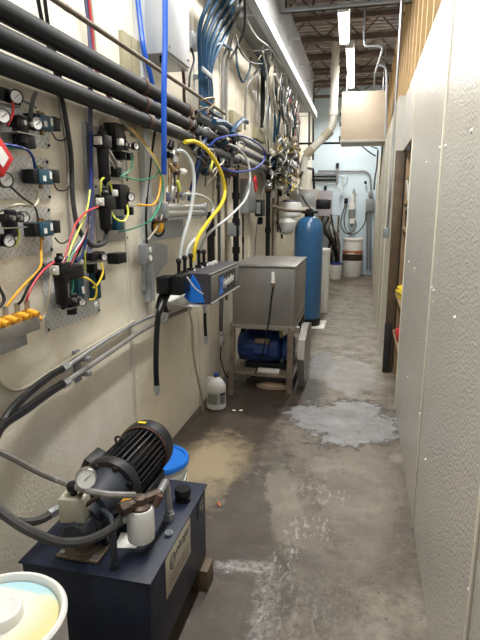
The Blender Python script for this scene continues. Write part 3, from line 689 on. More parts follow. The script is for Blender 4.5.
for x in (-.98, -.56):
    for y in (12.25, 12.7): part('upright', MB().box(x - .015, x + .015, y - .015, y + .015, .001, 1.42), 'brownsteel', rk)
for z in (.5, .98, 1.4): part('shelf', MB().box(-1.0, -.54, 12.23, 12.72, z, z + .02), 'steel', rk)
solo('control_cabinet', MB().box(ay(318, 200, 12.72).x, ay(332, 200, 12.72).x, 12.72, YB - .005, 1.40, 1.98, .01), 'mauve', 'mauve grey cabinet on the far blue wall behind the rack', 'cabinet')
tn = T('pressure_bottle', 'small yellowish bottle standing on the far rack', 'bottle', (-.72, 12.45, .52))
part('body', MB().lathe([(0, .52), (.075, .52), (.08, .54), (.08, .72), (.04, .78), (.03, .80), (0, .80)], (-.72, 12.45, 0), seg=20), 'creamtube', tn)
part('cap', MB().lathe([(.03, .80), (.03, .83), (0, .83)], (-.72, 12.45, 0), seg=14), 'black', tn)
# ================================================================== LEFT WALL: LONG PIPES
def ypipe(name, z, off, y0, y1, r, m, label, cat, joints=(), jm='rust', group=None, z1=None):
    t = T(name, label, cat, (LX + off, (y0 + y1) / 2, z), group)
    z1 = z if z1 is None else z1
    part('sleeve', MB().cyl((LX + off, y0, z), (LX + off, y1, z1), r, seg=20), m, t)
    for q in joints:
        zz = z + (z1 - z) * (q - y0) / (y1 - y0)
        part('clamp', MB().cyl((LX + off, q, zz), (LX + off, q + .035, zz), r * 1.12, seg=18), jm, t, 'rusty collar')
    return t
ypipe('insulated_pipe', 2.195, .12, .2, 3.35, .035, 'insul', 'black foam sleeved pipe along the left wall, topmost of the three', 'pipe', (2.62, 3.3))
ypipe('insulated_pipe', 2.115, .12, .2, 3.35, .034, 'insul', 'black foam sleeved pipe along the left wall, middle of the three', 'pipe', (2.62, 3.3))
ypipe('insulated_pipe', 2.035, .12, .2, 3.40, .033, 'insul', 'black foam sleeved pipe along the left wall, lowest of the three', 'pipe', (2.66, 3.35))
ypipe('sheen_grey_pipe', 2.195, .12, 3.5, 7.2, .032, 'greypipe', 'sheen-tinted grey pipe farther along the left wall, upper of three passing the wood blocks', 'pipe', (4.6, 5.9), 'black')
ypipe('sheen_grey_pipe', 2.105, .12, 3.5, 7.2, .032, 'greypipe', 'sheen-tinted grey pipe farther along the left wall, middle of three passing the wood blocks', 'pipe', (4.5, 6.0), 'black')
ypipe('sheen_grey_pipe', 2.015, .12, 3.5, 7.2, .032, 'greypipe', 'sheen-tinted grey pipe farther along the left wall, lowest of three passing the wood blocks', 'pipe', (4.7, 6.1), 'black')
ypipe('thin_conduit', 2.315, .14, .9, 4.2, .011, 'brownsteel', 'thin brown steel conduit running above the black sleeved pipes', 'conduit', (1.9, 2.68, 3.5), 'brownsteel')
# boards and post behind them
p0, p1 = wl(118, 60), wl(134, 60)
solo('backing_board', MB().box(LX, LX + .03, p0.y, p0.y + .10, 1.99, 2.46, .002).box(LX, LX + .035, p0.y + .105, p1.y, 1.97, 2.46, .002), 'wood', 'weathered board fixed to the left wall behind the sleeved pipes', 'board')
solo('mounting_post', MB().box(LX, LX + .04, 2.82, 2.90, 1.05, 3.1, .004), 'postgrey', 'tall galvanised post beside the weathered board', 'post')
solo('mounting_board', MB().prism([(LX, 2.80, 1.12), (LX, 3.18, 1.25), (LX, 3.18, 1.36), (LX, 2.80, 1.42)], (.018, 0, 0)), 'postgrey', 'light blue grey board on the wall behind the dispenser taps', 'board')
oc = wl(143, 254, .045)
ob = T('outlet_box', 'grey utility outlet box with two sockets on the mounting post', 'outlet', (LX + .02, oc.y, oc.z))
part('case', MB().box(LX + .04, LX + .085, oc.y - .055, oc.y + .055, oc.z - .055, oc.z + .055, .006), 'boxgrey', ob)
for s in (-1, 1): part('socket', MB().cyl((LX + .085, oc.y + .01, oc.z + s * .024), (LX + .089, oc.y + .01, oc.z + s * .024), .017, seg=16), 'pvc', ob)
# electrical cabinet
eb = T('electrical_cabinet', 'large pale grey electrical cabinet high on the left wall', 'cabinet', (LX, 3.1, 2.43))
part('case', MB().box(LX + .001, -1.097, 2.90, 3.31, 2.42, 3.2, .004), 'box', eb)
part('door', MB().box(-1.097, -1.085, 2.91, 3.30, 2.435, 3.19, .003), 'box', eb)
part('cable_gland', MB().cyl((-1.13, 2.96, 2.385), (-1.13, 2.96, 2.425), .02, seg=12), 'black', eb)
for (y, z) in ((2.94, 2.46), (2.94, 2.80), (3.26, 2.47), (3.26, 2.9)): part('screw', MB().cyl((-1.085, y, z), (-1.080, y, z), .007, seg=8), 'brownsteel', eb)
hose([(183, 70, .14), (184, 82, .12), (184, 95, .1), (185, 108, .08)], .010, 'rust', 'rusty pipe stub hanging below the pale electrical cabinet', 'pipe_stub', 'pipe')
sc = wl(193, 40, .06)
sw = T('switch_box', 'small grey box with plug lead right of the electrical cabinet', 'switch', sc)
part('case', MB().box(LX, LX + .07, sc.y - .05, sc.y + .06, sc.z - .06, sc.z + .05, .004), 'boxgrey', sw)
hose([(191, 48, .07), (194, 60, .08), (190, 75, .09), (189, 87, .09)], .007, 'black', 'short black lead ending in a plug below the small grey box', 'power_lead', 'cable')

# ================================================================== CONTROL PANELS
GN = [0]
def gauge(par, px, py, off, r, d=(.88, -.48, 0), dialm='dial'):
    r *= .84
    c = wl(px, py, off); d = V(d).normalized()
    g = part('gauge', MB().lathe([(.0, -.035), (r * .75, -.032), (r, -.022), (r, .004), (r * .86, .006), (r * .84, .001), (0, .0)], c, d, 24), 'black', par)
    part('dial', MB().lathe([(0, .0008), (r * .83, .0008), (r * .83, .002), (0, .002)], c, d, 24), dialm, g, 'white dial')
    f = frame(c + d * .003, V((0, 0, 1)).cross(d), (0, 0, 1))
    part('needle', MB().cyl(f @ V((-r * .2, -r * .15, 0)), f @ V((r * .45, r * .4, 0)), r * .05, seg=4), 'black', g)
    return c
def plate(par, px0, py0, px1, py1, m='tread', x=None):
    a, b = wl(px0, py0), wl(px1, py1)
    y0 = x if x is not None else a.y
    y0, y1 = sorted((y0, b.y)); z0, z1 = sorted((a.z, b.z))
    part('plate', MB().box(LX + .001, LX + .006, y0, y1, z0, z1, .001), m, par)
    for yy in (y0 + .012, y1 - .012):
        for zz in (z0 + .012, z1 - .012): part('screw', MB().lathe([(.006, 0), (.006, .004), (0, .005)], (LX + .006, yy, zz), (1, 0, 0), 8), 'black', par)
    return y0, y1, z0, z1
def blk(par, name, px, py, off, sy, sz, sx, m, label=None, bev=.004):
    c = wl(px, py, off); return c, part(name, MB().box(c.x - sx / 2, c.x + sx / 2, c.y - sy / 2, c.y + sy / 2, c.z - sz / 2, c.z + sz / 2, bev), m, par, label)
def valve(par, px, py, off=.04, s=.86):
    c, b = blk(par, 'valve_body', px, py, off, .10 * s, .062 * s, .055, 'teal', 'teal valve body')
    part('label', MB().box(c.x + .0275, c.x + .0285, c.y - .026 * s, c.y - .004 * s, c.z - .016, c.z + .004), 'label', b)
    part('label', MB().box(c.x + .0275, c.x + .0285, c.y + .024 * s, c.y + .042 * s, c.z - .006, c.z + .02), 'label', b)
    part('pilot_head', MB().box(c.x - .024, c.x + .024, c.y - .088 * s, c.y - .05 * s, c.z - .03 * s, c.z + .028 * s, .004), 'black', par)
    part('solenoid', MB().box(c.x - .022, c.x + .026, c.y + .055 * s, c.y + .11 * s, c.z - .022 * s, c.z + .036 * s, .004), 'black', par)
    for (dy, za, zb) in ((-.01, .03, .048), (.016, .03, .045), (0, -.05, -.03)): part('port', MB().cyl((c.x, c.y + dy, c.z + za * s), (c.x, c.y + dy, c.z + zb * s), .008, seg=8), 'brass', par)
    return c
def regulator(par, px, py, off=.06, s=1., down=1):
    c = wl(px, py, off)
    part('regulator', MB().lathe([(.016, -.03), (.026, -.028), (.028, .0), (.026, .022), (.018, .028)], c, (0, 0, 1), 16).box(c.x - .022, c.x + .022, c.y - .045 * s, c.y + .045 * s, c.z - .014, c.z + .014, .003), 'black', par)
    part('regulator_knob', MB().lathe([(.018, .03 * -down - .035 * (down > 0)), (.021, -.032 * down - (.0 if down < 0 else .03)), (.021, -.036 * down), (.016, -.028 * down)], c, (0, 0, 1), 14), 'black', par)
    br = MB().box(c.x - .05, c.x + .025, c.y - .05 * s, c.y + .05 * s, c.z - .034, c.z - .030)
    part('bracket', br, 'steel', par)
    for dy in (-.02, .02): part('nipple', MB().cyl((c.x + .02, c.y + dy, c.z), (c.x + .036, c.y + dy, c.z), .009, seg=6), 'steel', par)
    return c
def filterbowl(par, px, py, L_, off=.07):
    c = wl(px, py, off)
    part('filter_body', MB().box(c.x - .028, c.x + .028, c.y - .038, c.y + .038, c.z - .0, c.z + .055, .006).lathe([(.02, .055), (.022, .07), (.012, .08), (.012, .09), (0, .09)], c, (0, 0, 1), 12), 'black', par)
    part('bowl', MB().lathe([(.0, -L_), (.008, -L_), (.010, -L_ + .012), (.024, -L_ + .022), (.027, -L_ + .03), (.029, -.01), (.029, .0)], c, (0, 0, 1), 20), 'black', par, 'long black filter bowl')
    part('sight_slot', MB().box(c.x + .0265, c.x + .0295, c.y - .004, c.y + .004, c.z - L_ + .05, c.z - .03), 'steel', par)
    part('inlet', MB().box(c.x - .018, c.x + .018, c.y - .05, c.y - .036, c.z + .01, c.z + .045, .002).cyl((c.x, c.y - .062, c.z + .027), (c.x, c.y - .048, c.z + .027), .011, seg=8), 'pvc', par)
    return c

G = 'pneumatic control panels'
# P1 top left
t = T('pneumatic_station', 'upper left pneumatic panel with angled lever and two gauges under the sleeved pipes', 'control panel', wl(25, 150), G)
y0_ = 1.50
plate(t, 0, 103, 49, 149, 'diamond_p' if 'diamond_p' in M else 'tread', y0_)
cv = valve(t, 41, 123, .045)
regulator(t, 20, 124, .07)
gauge(t, 37, 124, .11, .026)
gauge(t, 16, 97, .10, .029); gauge(t, 3, 116, .10, .029)
part('lever', MB().tube(P([(30, 118, .07), (33, 100, .09), (36, 92, .095)]), .008), 'greypipe', t, 'grey lever handle')
blk(t, 'mount_block', 5, 97, .05, .10, .045, .05, 'black'); blk(t, 'mount_bar', 4, 104, .07, .12, .008, .04, 'steel')
blk(t, 'mount_block', 24, 141, .05, .07, .05, .05, 'black')
part('tubing', MB().tube(P([(12, 98, .09), (13, 112, .1), (8, 125, .09)]), .004), 'red', t, 'red tube')
part('tubing', MB().tube(P([(21, 100, .05), (30, 104, .04), (36, 108, .03)]), .004), 'purple', t)
# P2
t = T('pneumatic_station', 'second pneumatic panel down at the left with one gauge and red diamond placard', 'control panel', wl(25, 200), G)
plate(t, 0, 152, 50, 200, 'tread', 1.50)
valve(t, 40, 177, .045)
gauge(t, 6, 180, .09, .030)
blk(t, 'mount_block', -2, 180, .05, .05, .04, .05, 'black')
# P3
t = T('pneumatic_station', 'third pneumatic panel down at the left with two gauges above bare wall', 'control panel', wl(25, 250), G)
plate(t, 0, 207, 52, 252, 'tread', 1.50)
valve(t, 41, 229, .045)
regulator(t, 9, 218, .07, 1.2); gauge(t, 24, 217, .09, .024); gauge(t, 9, 241, .09, .026)
blk(t, 'mount_block', -1, 240, .05, .06, .04, .05, 'black'); blk(t, 'mount_block', 12, 230, .04, .03, .04, .03, 'black')
part('tubing', MB().tube(P([(17, 226, .06), (19, 236, .08), (15, 246, .07)]), .004), 'lime', t, 'yellow tube')
# P4
t = T('pneumatic_station', 'lowest pneumatic panel with long filter bowl and yellow looped tubing', 'control panel', wl(70, 310), G)
plate(t, 40, 262, 99, 312, 'tread')
c = filterbowl(t, 61, 276, .135, .08)
blk(t, 'filter_head', 70, 272, .07, .12, .055, .06, 'black')
regulator(t, 71, 299, .07); gauge(t, 82, 302, .09, .023)
blk(t, 'valve_body', 77, 283, .04, .05, .16, .04, 'teal', 'teal valve body'); blk(t, 'valve_body', 95, 285, .035, .06, .13, .03, 'teal', 'teal valve body')
blk(t, 'label', 83, 290, .065, .02, .03, .004, 'label'); blk(t, 'label', 80, 262, .05, .03, .02, .02, 'label'); blk(t, 'label', 96, 304, .055, .03, .02, .004, 'label')
blk(t, 'valve_body', 98, 275, .05, .05, .05, .05, 'black')
blk(t, 'gauge_block', 94, 256, .06, .12, .035, .05, 'black'); gauge(t, 104, 257, .10, .020); blk(t, 'knob', 92, 268, .06, .035, .045, .04, 'black')
blk(t, 'bracket', 94, 262, .06, .14, .006, .05, 'steel')
part('tubing', MB().tube(P([(76, 276, .07), (88, 279, .11), (96, 287, .12), (95, 298, .11), (89, 300, .09)]), .005), 'yellow', t, 'yellow looped tube')
part('tubing', MB().tube(P([(101, 263, .09), (103, 272, .1), (98, 284, .1), (93, 288, .08)]), .0045), 'yellow', t, 'yellow tube')
part('tubing', MB().tube(P([(85, 250, .08), (85, 262, .08), (85, 271, .07)]), .004), 'lime', t)
part('tubing', MB().tube(P([(70, 268, .09), (73, 285, .09), (71, 296, .08)]), .004), 'green', t, 'green tube')
blk(t, 'junction_box', 117, 258, .05, .10, .052, .06, 'black', 'black box at the right end')
# P5, P6
M['panelgrey'] = mat('scratched grey plate', (.42, .41, .38), .4, .5, var=.15, vscale=15)
t = T('pneumatic_station', 'upper middle pneumatic panel with tall black filter and silver lever below the sleeved pipes', 'control panel', wl(105, 183), G)
plate(t, 86, 124, 127, 182, 'panelgrey')
filterbowl(t, 103, 148, .165, .08)
blk(t, 'filter_head', 115, 137, .06, .10, .12, .06, 'black'); blk(t, 'filter_head', 119, 147, .05, .07, .12, .05, 'black'); regulator(t, 122, 145, .07)
gauge(t, 136, 146, .10, .022); blk(t, 'knob', 128, 156, .07, .05, .04, .04, 'black'); blk(t, 'port', 120, 142, .10, .03, .03, .03, 'pvc')
blk(t, 'valve_body', 117, 167, .05, .07, .06, .04, 'steel'); blk(t, 'valve_body', 116, 172, .05, .05, .05, .04, 'black')
part('lever', MB().tube(P([(109, 150, .09), (113, 157, .10), (117, 164, .09)]), .007), 'steel', t, 'silver lever')
part('lever', MB().tube(P([(108, 157, .09), (112, 163, .10), (115, 168, .09)]), .006), 'steel', t, 'silver lever')
part('tubing', MB().tube(P([(127, 148, .08), (132, 160, .09), (130, 170, .08), (122, 176, .07)]), .004), 'green', t, 'green tube')
t = T('pneumatic_station', 'middle pneumatic panel with short filter bowl and yellow tube loops above the junction box', 'control panel', wl(105, 242), G)
plate(t, 93, 184, 127, 240, 'panelgrey')
filterbowl(t, 105, 208, .12, .08)
blk(t, 'filter_head', 106, 202, .06, .09, .07, .06, 'black'); blk(t, 'filter_head', 119, 197, .06, .09, .12, .06, 'black'); blk(t, 'port', 115, 193, .10, .03, .03, .02, 'pvc')
gauge(t, 131, 197, .10, .026); blk(t, 'knob', 129, 211, .08, .035, .04, .04, 'black'); blk(t, 'bracket', 129, 206, .08, .09, .006, .05, 'steel')
blk(t, 'valve_body', 117, 223, .05, .07, .07, .04, 'teal', 'teal valve body'); blk(t, 'valve_body', 121, 190, .06, .10, .03, .05, 'black')
part('tubing', MB().tube(P([(101, 196, .07), (101, 182, .08), (105, 178, .09), (110, 184, .09), (112, 192, .08)]), .005), 'lime', t, 'yellow looped tube')
part('tubing', MB().tube(P([(111, 212, .08), (116, 219, .10), (124, 221, .11), (128, 214, .11), (127, 205, .1)]), .005), 'lime', t, 'yellow looped tube')
# strip of long conduit beside P5
solo('wall_strip', MB().box(LX, LX + .018, wl(84, 150).y - .01, wl(84, 150).y + .012, 1.42, 1.97), 'steelw', 'thin pale metal strip on the wall left of the middle pneumatic panels', 'strip')

# red diamond placard
c = wl(0, 157, .12)
pk = T('warning_placard', 'red diamond placard with white centre at the left edge', 'sign', c)
mt = Matrix.Rotation(PI / 4, 3, 'X')
part('frame', MB().obox(c, (.012, .088, .088), mt, .003), 'red', pk)
part('centre', MB().obox(c + V((.0065, 0, 0)), (.003, .045, .045), mt), 'white', pk)
part('standoff', MB().cyl((LX + .005, c.y, c.z), (c.x, c.y, c.z), .008), 'steel', pk)

# yellow valve manifold
mn = T('valve_manifold', 'grey manifold bar with orange yellow push fittings at the left edge', 'manifold', wl(15, 340, .05))
a, b = wl(-14, 339, .06), wl(33, 319, .06)
part('bar', MB().box(LX + .03, LX + .09, a.y, b.y, (a.z + b.z) / 2 - .03, (a.z + b.z) / 2 + .02, .003), 'steel', mn)
zt = (a.z + b.z) / 2 + .02
a2, b2 = wl(-14, 352, .03), wl(20, 338, .03)
part('bracket', MB().box(LX, LX + .06, a2.y, b2.y, zt - .10, zt - .05, .002), 'galv', mn)
YV = [wl(px, 318, .06).y for px in (-4, 6, 18, 28)]
for q, yv in enumerate(YV):
    part('push_fitting', MB().box(LX + .045, LX + .085, yv - .016, yv + .016, zt, zt + .028, .004).cyl((LX + .06, yv, zt + .024), (LX + .105, yv, zt + .012), .011, seg=10), 'orange', mn, 'orange yellow valve')
    part('stem', MB().cyl((LX + .06, yv, zt + .026), (LX + .06, yv, zt + .062), .010, seg=8), 'steel', mn)
part('end_valve', MB().cyl((LX + .06, b.y, zt - .015), (LX + .06, b.y + .045, zt - .02), .011, seg=8), 'orange', mn, 'orange end valve')
vt = [V((LX + .06, yv, zt + .055)) for yv in YV]
hose([vt[0], *P([(4, 300, .07), (-2, 285, .07), (-8, 270, .07)])], .006, 'greyhose', 'grey tube rising from the manifold at the left edge', raw=True)
hose([vt[1], *P([(13, 298, .07), (25, 284, .07), (40, 268, .07), (41, 250, .05), (41, 238, .045)])], .005, 'orange', 'orange yellow tube from the manifold up to the third panel valve', raw=True)
hose([vt[2], *P([(22, 300, .08), (30, 284, .08), (43, 268, .08), (52, 262, .08)])], .005, 'black', 'black tube curving from the manifold to the lowest panel', raw=True)
hose([vt[3], *P([(27, 298, .08), (34, 283, .085), (44, 270, .09), (54, 262, .09)])], .0045, 'pinkred', 'red tube rising from the manifold to the lowest panel', raw=True)
hose([(98, 207, .09), (88, 211, .1), (77, 222, .1), (70, 240, .1), (62, 268, .1)], .0042, 'pinkred', 'red tube from the middle panel filter down to the lowest panel')
hose([(36, 325, .06), (45, 315, .06), (49, 295, .08), (51, 275, .08)], .005, 'creamtube', 'cream tube hanging from the lowest panel filter to the manifold end')

# thin tubes between panels
hose([(0, 147, .08), (20, 148, .07), (30, 152, .06), (36, 166, .055)], .005, 'green', 'green tube from the left edge to the second panel valve')
hose([(0, 144, .09), (15, 146, .08), (27, 150, .07), (33, 158, .06), (35, 168, .05)], .005, 'blue2', 'dark blue tube beside the green one at the second panel')
hose([(37, 190, .05), (38, 200, .05), (33, 206, .06), (15, 205, .06), (0, 215, .07)], .005, 'creamtube', 'cream tube curving down from the second panel valve')
hose([(8, 184, .09), (22, 197, .08), (34, 206, .06), (38, 218, .05)], .004, 'greyhose', 'thin grey tube from the second panel gauge to the third panel')
hose([(52, 133, .06), (57, 140, .05), (64, 140, .04), (69, 136, .04)], .003, 'black', 'thin black lead from the top panel solenoid to the wall conduit')
hose([(54, 184, .06), (58, 190, .05), (66, 190, .04), (71, 184, .04)], .003, 'black', 'thin black lead from the second panel solenoid to the wall conduit')
hose([(55, 238, .06), (60, 243, .05), (66, 242, .04), (72, 236, .04)], .003, 'black', 'thin black lead from the third panel solenoid to the wall conduit')
hose([(78, 20, .03), (80, 100, .02), (74, 170, .02), (74, 176, .02)], .004, 'boxgrey', 'pale thin lead hanging above the second panel') if False else None

# long vertical lines left
hose([(37, -6, .04), (44, 30, .04), (53, 62, .035), (59, 92, .03)], .008, 'black', 'black cable dropping from the top behind the sleeved pipes, left of its pair')
hose([(44, -6, .04), (49, 30, .04), (57, 62, .035), (63, 92, .03)], .008, 'black', 'black cable dropping from the top behind the sleeved pipes, right of its pair')
hose([(60, 90, .03), (66, 120, .03), (71, 155, .03), (73, 200, .03), (79, 230, .04), (92, 245, .06), (104, 243, .08), (106, 235, .08)], .0105, 'greyhose', 'thick grey cable sheath curving from the sleeved pipes to the lowest panel', 'cable_sheath', 'cable')
hose([(57, 90, .03), (62, 120, .03), (67, 155, .03), (68, 200, .03), (70, 240, .04), (66, 255, .05)], .006, 'lighthose', 'thin grey cable running beside the thick grey sheath')
for k, (m, dx, dn, r, lab) in enumerate((('purple', 0, 'bluish', .006, 'slim bluish grey tube in the bundle dropping past the middle panels'), ('pinkred', 4, 'red', .005, 'red tube in the bundle above the sleeved pipes'), ('purple', 2, 'violet', .008, 'violet tube in the bundle dropping past the middle panels'), ('creamtube', 6, 'cream', .006, 'cream green tube beside the red one above the sleeved pipes'))):
    if m in ('pinkred', 'creamtube'):
        hose([(84 + dx, -8, .05), (88 + dx, 30, .045), (90 + dx, 55, .04), (94 + dx, 80, .035), (106 + dx, 100, .03), (118 + dx, 118, .03)], r, m, lab)
    else:
        hose([(84 + dx, -8, .04), (89 + dx, 40, .035), (89 + dx, 110, .03), (90 + dx, 180, .03), (91 + dx, 230, .04), (88 + dx, 255, .06)], r, m, lab)
hose([(91, 132, .05), (91, 160, .045), (90, 200, .045), (84, 250, .06), (76, 262, .07)], .006, 'blue2', 'blue tube dropping beside the violet one to the lowest panel')
hose([(121, 120, .05), (140, 140, .09), (157, 165, .12), (163, 185, .13), (160, 205, .12), (150, 222, .1)], .005, 'green', 'green tube arcing right of the middle panels')
hose([(119, 118, .05), (138, 138, .09), (158, 168, .12), (165, 195, .13), (160, 222, .12), (148, 240, .09)], .005, 'creamtube', 'cream tube arcing beside the green one right of the middle panels')
hose([(131, 128, .07), (148, 148, .1), (159, 168, .12), (160, 188, .12), (154, 204, .11), (138, 205, .1)], .006, 'orange', 'orange tube looping back to the middle panel gauge')
hose([(120, 176, .07), (140, 180, .08), (154, 177, .1), (160, 170, .12)], .004, 'green', 'thin green tube from the upper middle panel to the arc of tubes')
hose([(119, 232, .06), (135, 228, .07), (150, 220, .09), (158, 206, .11)], .004, 'green', 'thin green tube from the middle panel junction to the arc of tubes')
hose([(67, 262, .1), (72, 245, .1), (84, 218, .09), (88, 205, .07), (90, 190, .05)], .004, 'lime', 'thin lime tube rising from the lowest panel beside the red tube')
for k in range(6):
    hose([(60 + k * 2, 268 + k, .09 + .01 * (k % 2)), (66 + k * 2, 256 + k % 3, .1), (82 + k, 238 - k, .08 + .01 * k), (90, 225 - 3 * k, .05)], .0035, ['creamtube', 'purple', 'green', 'whitetube', 'pinkred', 'black'][k], '%s small tube fanning out above the lowest panel' % ['cream', 'violet', 'green', 'white', 'red', 'black'][k])

# lower conduits
hose([(190, 305, .05), (150, 317, .05), (110, 338, .05), (66, 367, .05)], .009, 'galv', 'thin steel line along the lower left wall ending at a black hose, upper of two', 'metal_line', 'pipe')
hose([(190, 308, .045), (150, 326, .045), (110, 352, .045), (66, 382, .045)], .013, 'lighthose', 'grey line along the lower left wall ending at a black hose, lower of two', 'metal_line', 'pipe')
hose([(66, 367, .05), (50, 376, .05), (25, 396, .06), (8, 415, .07), (-8, 445, .08)], .015, 'blackgloss', 'black hydraulic hose coupled to the upper steel line at the left', fit=(0,))
hose([(66, 382, .045), (50, 392, .05), (25, 410, .07), (5, 423, .08), (-8, 440, .10)], .017, 'blackgloss', 'black hydraulic hose coupled to the lower grey line at the left', fit=(0,))
hose([(-6, 375, .02), (3, 386, .02), (18, 390, .02), (40, 379, .02), (80, 353, .02), (110, 335, .02), (134, 321, .02)], .008, 'creamtube', 'cream cable looping along the wall under the manifold')
c = wl(82, 366, .03)
solo('pipe_clip', MB().box(LX, LX + .012, c.y - .025, c.y + .025, c.z - .075, c.z + .075, .003).box(LX + .01, LX + .07, c.y - .015, c.y + .015, c.z + .025, c.z + .045, .003).box(LX + .01, LX + .07, c.y - .015, c.y + .015, c.z - .045, c.z - .02, .003), 'boxgrey', 'small galvanised clip holding the steel lines to the wall', 'clip')
# hoses of the power unit
def HX(l): return [ax(x, y, X) for x, y, X in l]
hose(HX([(-12, 447, -1.14), (12, 458, -1.12), (40, 473, -1.08), (62, 482, -1.02)]) + [ay(82, 489, 1.335), ay(104, 494, 1.35), ay(124, 495, 1.38), ay(134, 495, 1.42)], .011, 'lighthose', 'weathered grey hose passing behind the round gauge to the filter', raw=True)
hose(HX([(-14, 500, -1.12), (4, 516, -1.08), (22, 522, -1.05), (40, 520, -1.02), (56, 511, -1.0)]), .014, 'greyhose', 'dark hose ending at the cream valve block', raw=True, fit=(1,))
hose(HX([(-14, 497, -1.06), (4, 514, -1.0), (28, 530, -.93), (58, 542, -.86), (85, 541, -.80), (108, 531, -.75), (126, 516, -.725)]), .0155, 'greyhose', 'thick dark grey hose swooping in front of the pump to the filter head', raw=True, fit=(1,))
hose(HX([(62, 600, -.98), (72, 612, -.90), (80, 625, -.88), (80, 645, -.88)]), .012, 'black', 'black hose between the white drum and the navy tank', raw=True) if False else None
# ================================================================== DISPENSER AND SHELF
sh = T('wall_shelf', 'white wire edged shelf under the black and blue dispenser', 'shelf', (LX, 3.15, 1.0))
part('board', MB().prism([(LX, 3.06, 1.013), (-1.168, 3.02, 1.013), (-1.025, 2.92, 1.013), (-.93, 2.94, 1.013), (-.895, 3.0, 1.013), (-.885, 3.15, 1.013), (-.885, 3.68, 1.013), (LX, 3.68, 1.013)], (0, 0, .012)), 'white', sh)
for yy in (3.10, 3.55): part('bracket', MB().prism([(LX, yy, 1.014), (LX + .25, yy, 1.014), (LX, yy, .90)], (0, .012, 0)), 'steel', sh)
ds = T('chemical_dispenser', 'black dispenser with blue end and white script sign on the wall shelf', 'dispenser', (-1.0, 3.3, 1.027))
dx0, dx1 = -.985, -.868
part('case', MB().prism([(-.925, 2.95, 1.028), (dx1, 2.95, 1.028), (dx1 - .004, 2.95, 1.205), (dx1 - .02, 2.95, 1.212), (dx0 - .06, 2.95, 1.212), (dx0, 2.95, 1.17)], (0, .74, 0)), 'purpleblack', ds)
part('blue_end', MB().prism([ay(184, 297, 2.93), ay(190, 302.5, 2.93), ay(204, 303, 2.93), ay(199, 286, 2.93), ay(192, 275, 2.93)], (0, .16, 0)), 'bluelid', ds, 'bright blue plastic end piece')
part('edge_trim', MB().cyl((dx1 - .004, 2.95, 1.206), (dx1 - .004, 3.69, 1.206), .005, seg=8).cyl((dx1 + .002, 2.95, 1.03), (dx1 + .002, 3.69, 1.03), .006, seg=8), 'steel', ds, 'bright metal edge trims')
part('front_panel', MB().box(dx1 - .002, dx1 + .003, 2.96, 3.67, 1.04, 1.195, .002), 'stainless', ds)
sx = dx1 + .003
sgn = part('sign', MB().box(sx, sx + .002, 3.12, 3.56, 1.05, 1.182), 'darksign', ds, 'dark sign with blue swoosh and white script')
part('swoosh', MB().prism([(sx + .002, 3.11, 1.055), (sx + .002, 3.24, 1.055), (sx + .002, 3.20, 1.10), (sx + .002, 3.24, 1.165), (sx + .002, 3.12, 1.165), (sx + .002, 3.16, 1.11)], (.001, 0, 0)), 'logoblue', sgn)
text('lettering', 'Hydraflex', .072, Matrix.Translation((sx + .0035, 3.36, 1.12)) @ frame((0, 0, 0), (0, 1, .05), (0, 0, 1)), 'white', sgn, .0006, .3, .002)
part('top_clip', MB().box(-1.02, -.99, 3.42, 3.45, 1.20, 1.23).box(-1.02, -.99, 3.52, 3.55, 1.20, 1.23).box(-1.04, -.96, 3.40, 3.57, 1.20, 1.208), 'white', ds, 'white plastic clips on top')
# five tap valves
taps = [(179, 277, 261), (185, 274, 258), (191, 271, 256), (199, 268, 252), (204, 265, 252)]
names = ['nearest of five', 'second of five', 'middle of five', 'fourth of five', 'farthest of five']
for k, (px, pb, pt) in enumerate(taps):
    a = ax(px, pb, -1.05 + .005 * k); b_ = ax(px, pt, -1.05 + .005 * k)
    t = T('tap_valve', 'black tap valve with ball knob beside the dispenser, %s' % names[k], 'valve', (a.x, a.y, a.z - .03), 'tap valves beside the dispenser')
    part('body', MB().box(a.x - .022, a.x + .022, a.y - .02, a.y + .02, a.z - .05, a.z + .02, .005).cyl((a.x, a.y, a.z + .02), (a.x, a.y, b_.z - .01), .011, seg=10), 'black', t)
    part('knob', MB().lathe([(.0, -.018), (.012, -.014), (.018, 0), (.012, .014), (0, .018)], (a.x, a.y, b_.z), seg=14), 'black', t)
    part('collar', MB().cyl((a.x + .02, a.y, a.z + .0), (a.x + .028, a.y, a.z + .0), .012, seg=10), 'white', t)
c = ax(195, 278, -.98)
solo('switch_module', MB().box(-1.05, -.98, 2.75, 2.91, 1.11, 1.22, .006).box(-1.12, -1.05, 2.72, 2.84, 1.12, 1.215, .006), 'black', 'square black module at the near end of the dispenser above the shelf', 'module')
# hoses hanging from it
hose([(183, 283, .17), (170, 292, .16), (160, 308, .15), (157, 330, .14), (156, 365, .14), (157, 390, .14)], .016, 'blackgloss', 'black hose hanging from the taps down the left wall with a metal end', fit=(1,))
hose([(178, 280, .15), (166, 290, .14), (160, 300, .12), (158, 314, .11)], .018, 'blackgloss', 'short thick black hose beside the long hanging hose', fit=(1,))
hose([(174, 284, .13), (163, 297, .12), (166, 312, .11), (165, 318, .11)], .016, 'blackgloss', 'black hose stub with metal end below the taps', fit=(1,))
hose([(205, 308, .30), (205, 322, .30), (206, 340, .30)], .011, 'blackgloss', 'short black hose hanging below the dispenser shelf', fit=(0, 1))
hose([(165, 296, .06), (157, 300, .06), (155, 312, .05), (160, 322, .05), (166, 316, .08)], .007, 'creamtube', 'cream loop of tube at the wall under the taps')
hose([(188, 306, .22), (192, 325, .2), (193, 350, .17), (197, 375, .12), (202, 400, .08), (203, 418, .06), (202, 427, .06)], .008, 'creamtube', 'cream tube hanging from the shelf down to the floor by the jug')
hose([(187, 277, .3), (195, 288, .33), (203, 294, .34)], .004, 'white', 'thin white line across the blue end of the dispenser')
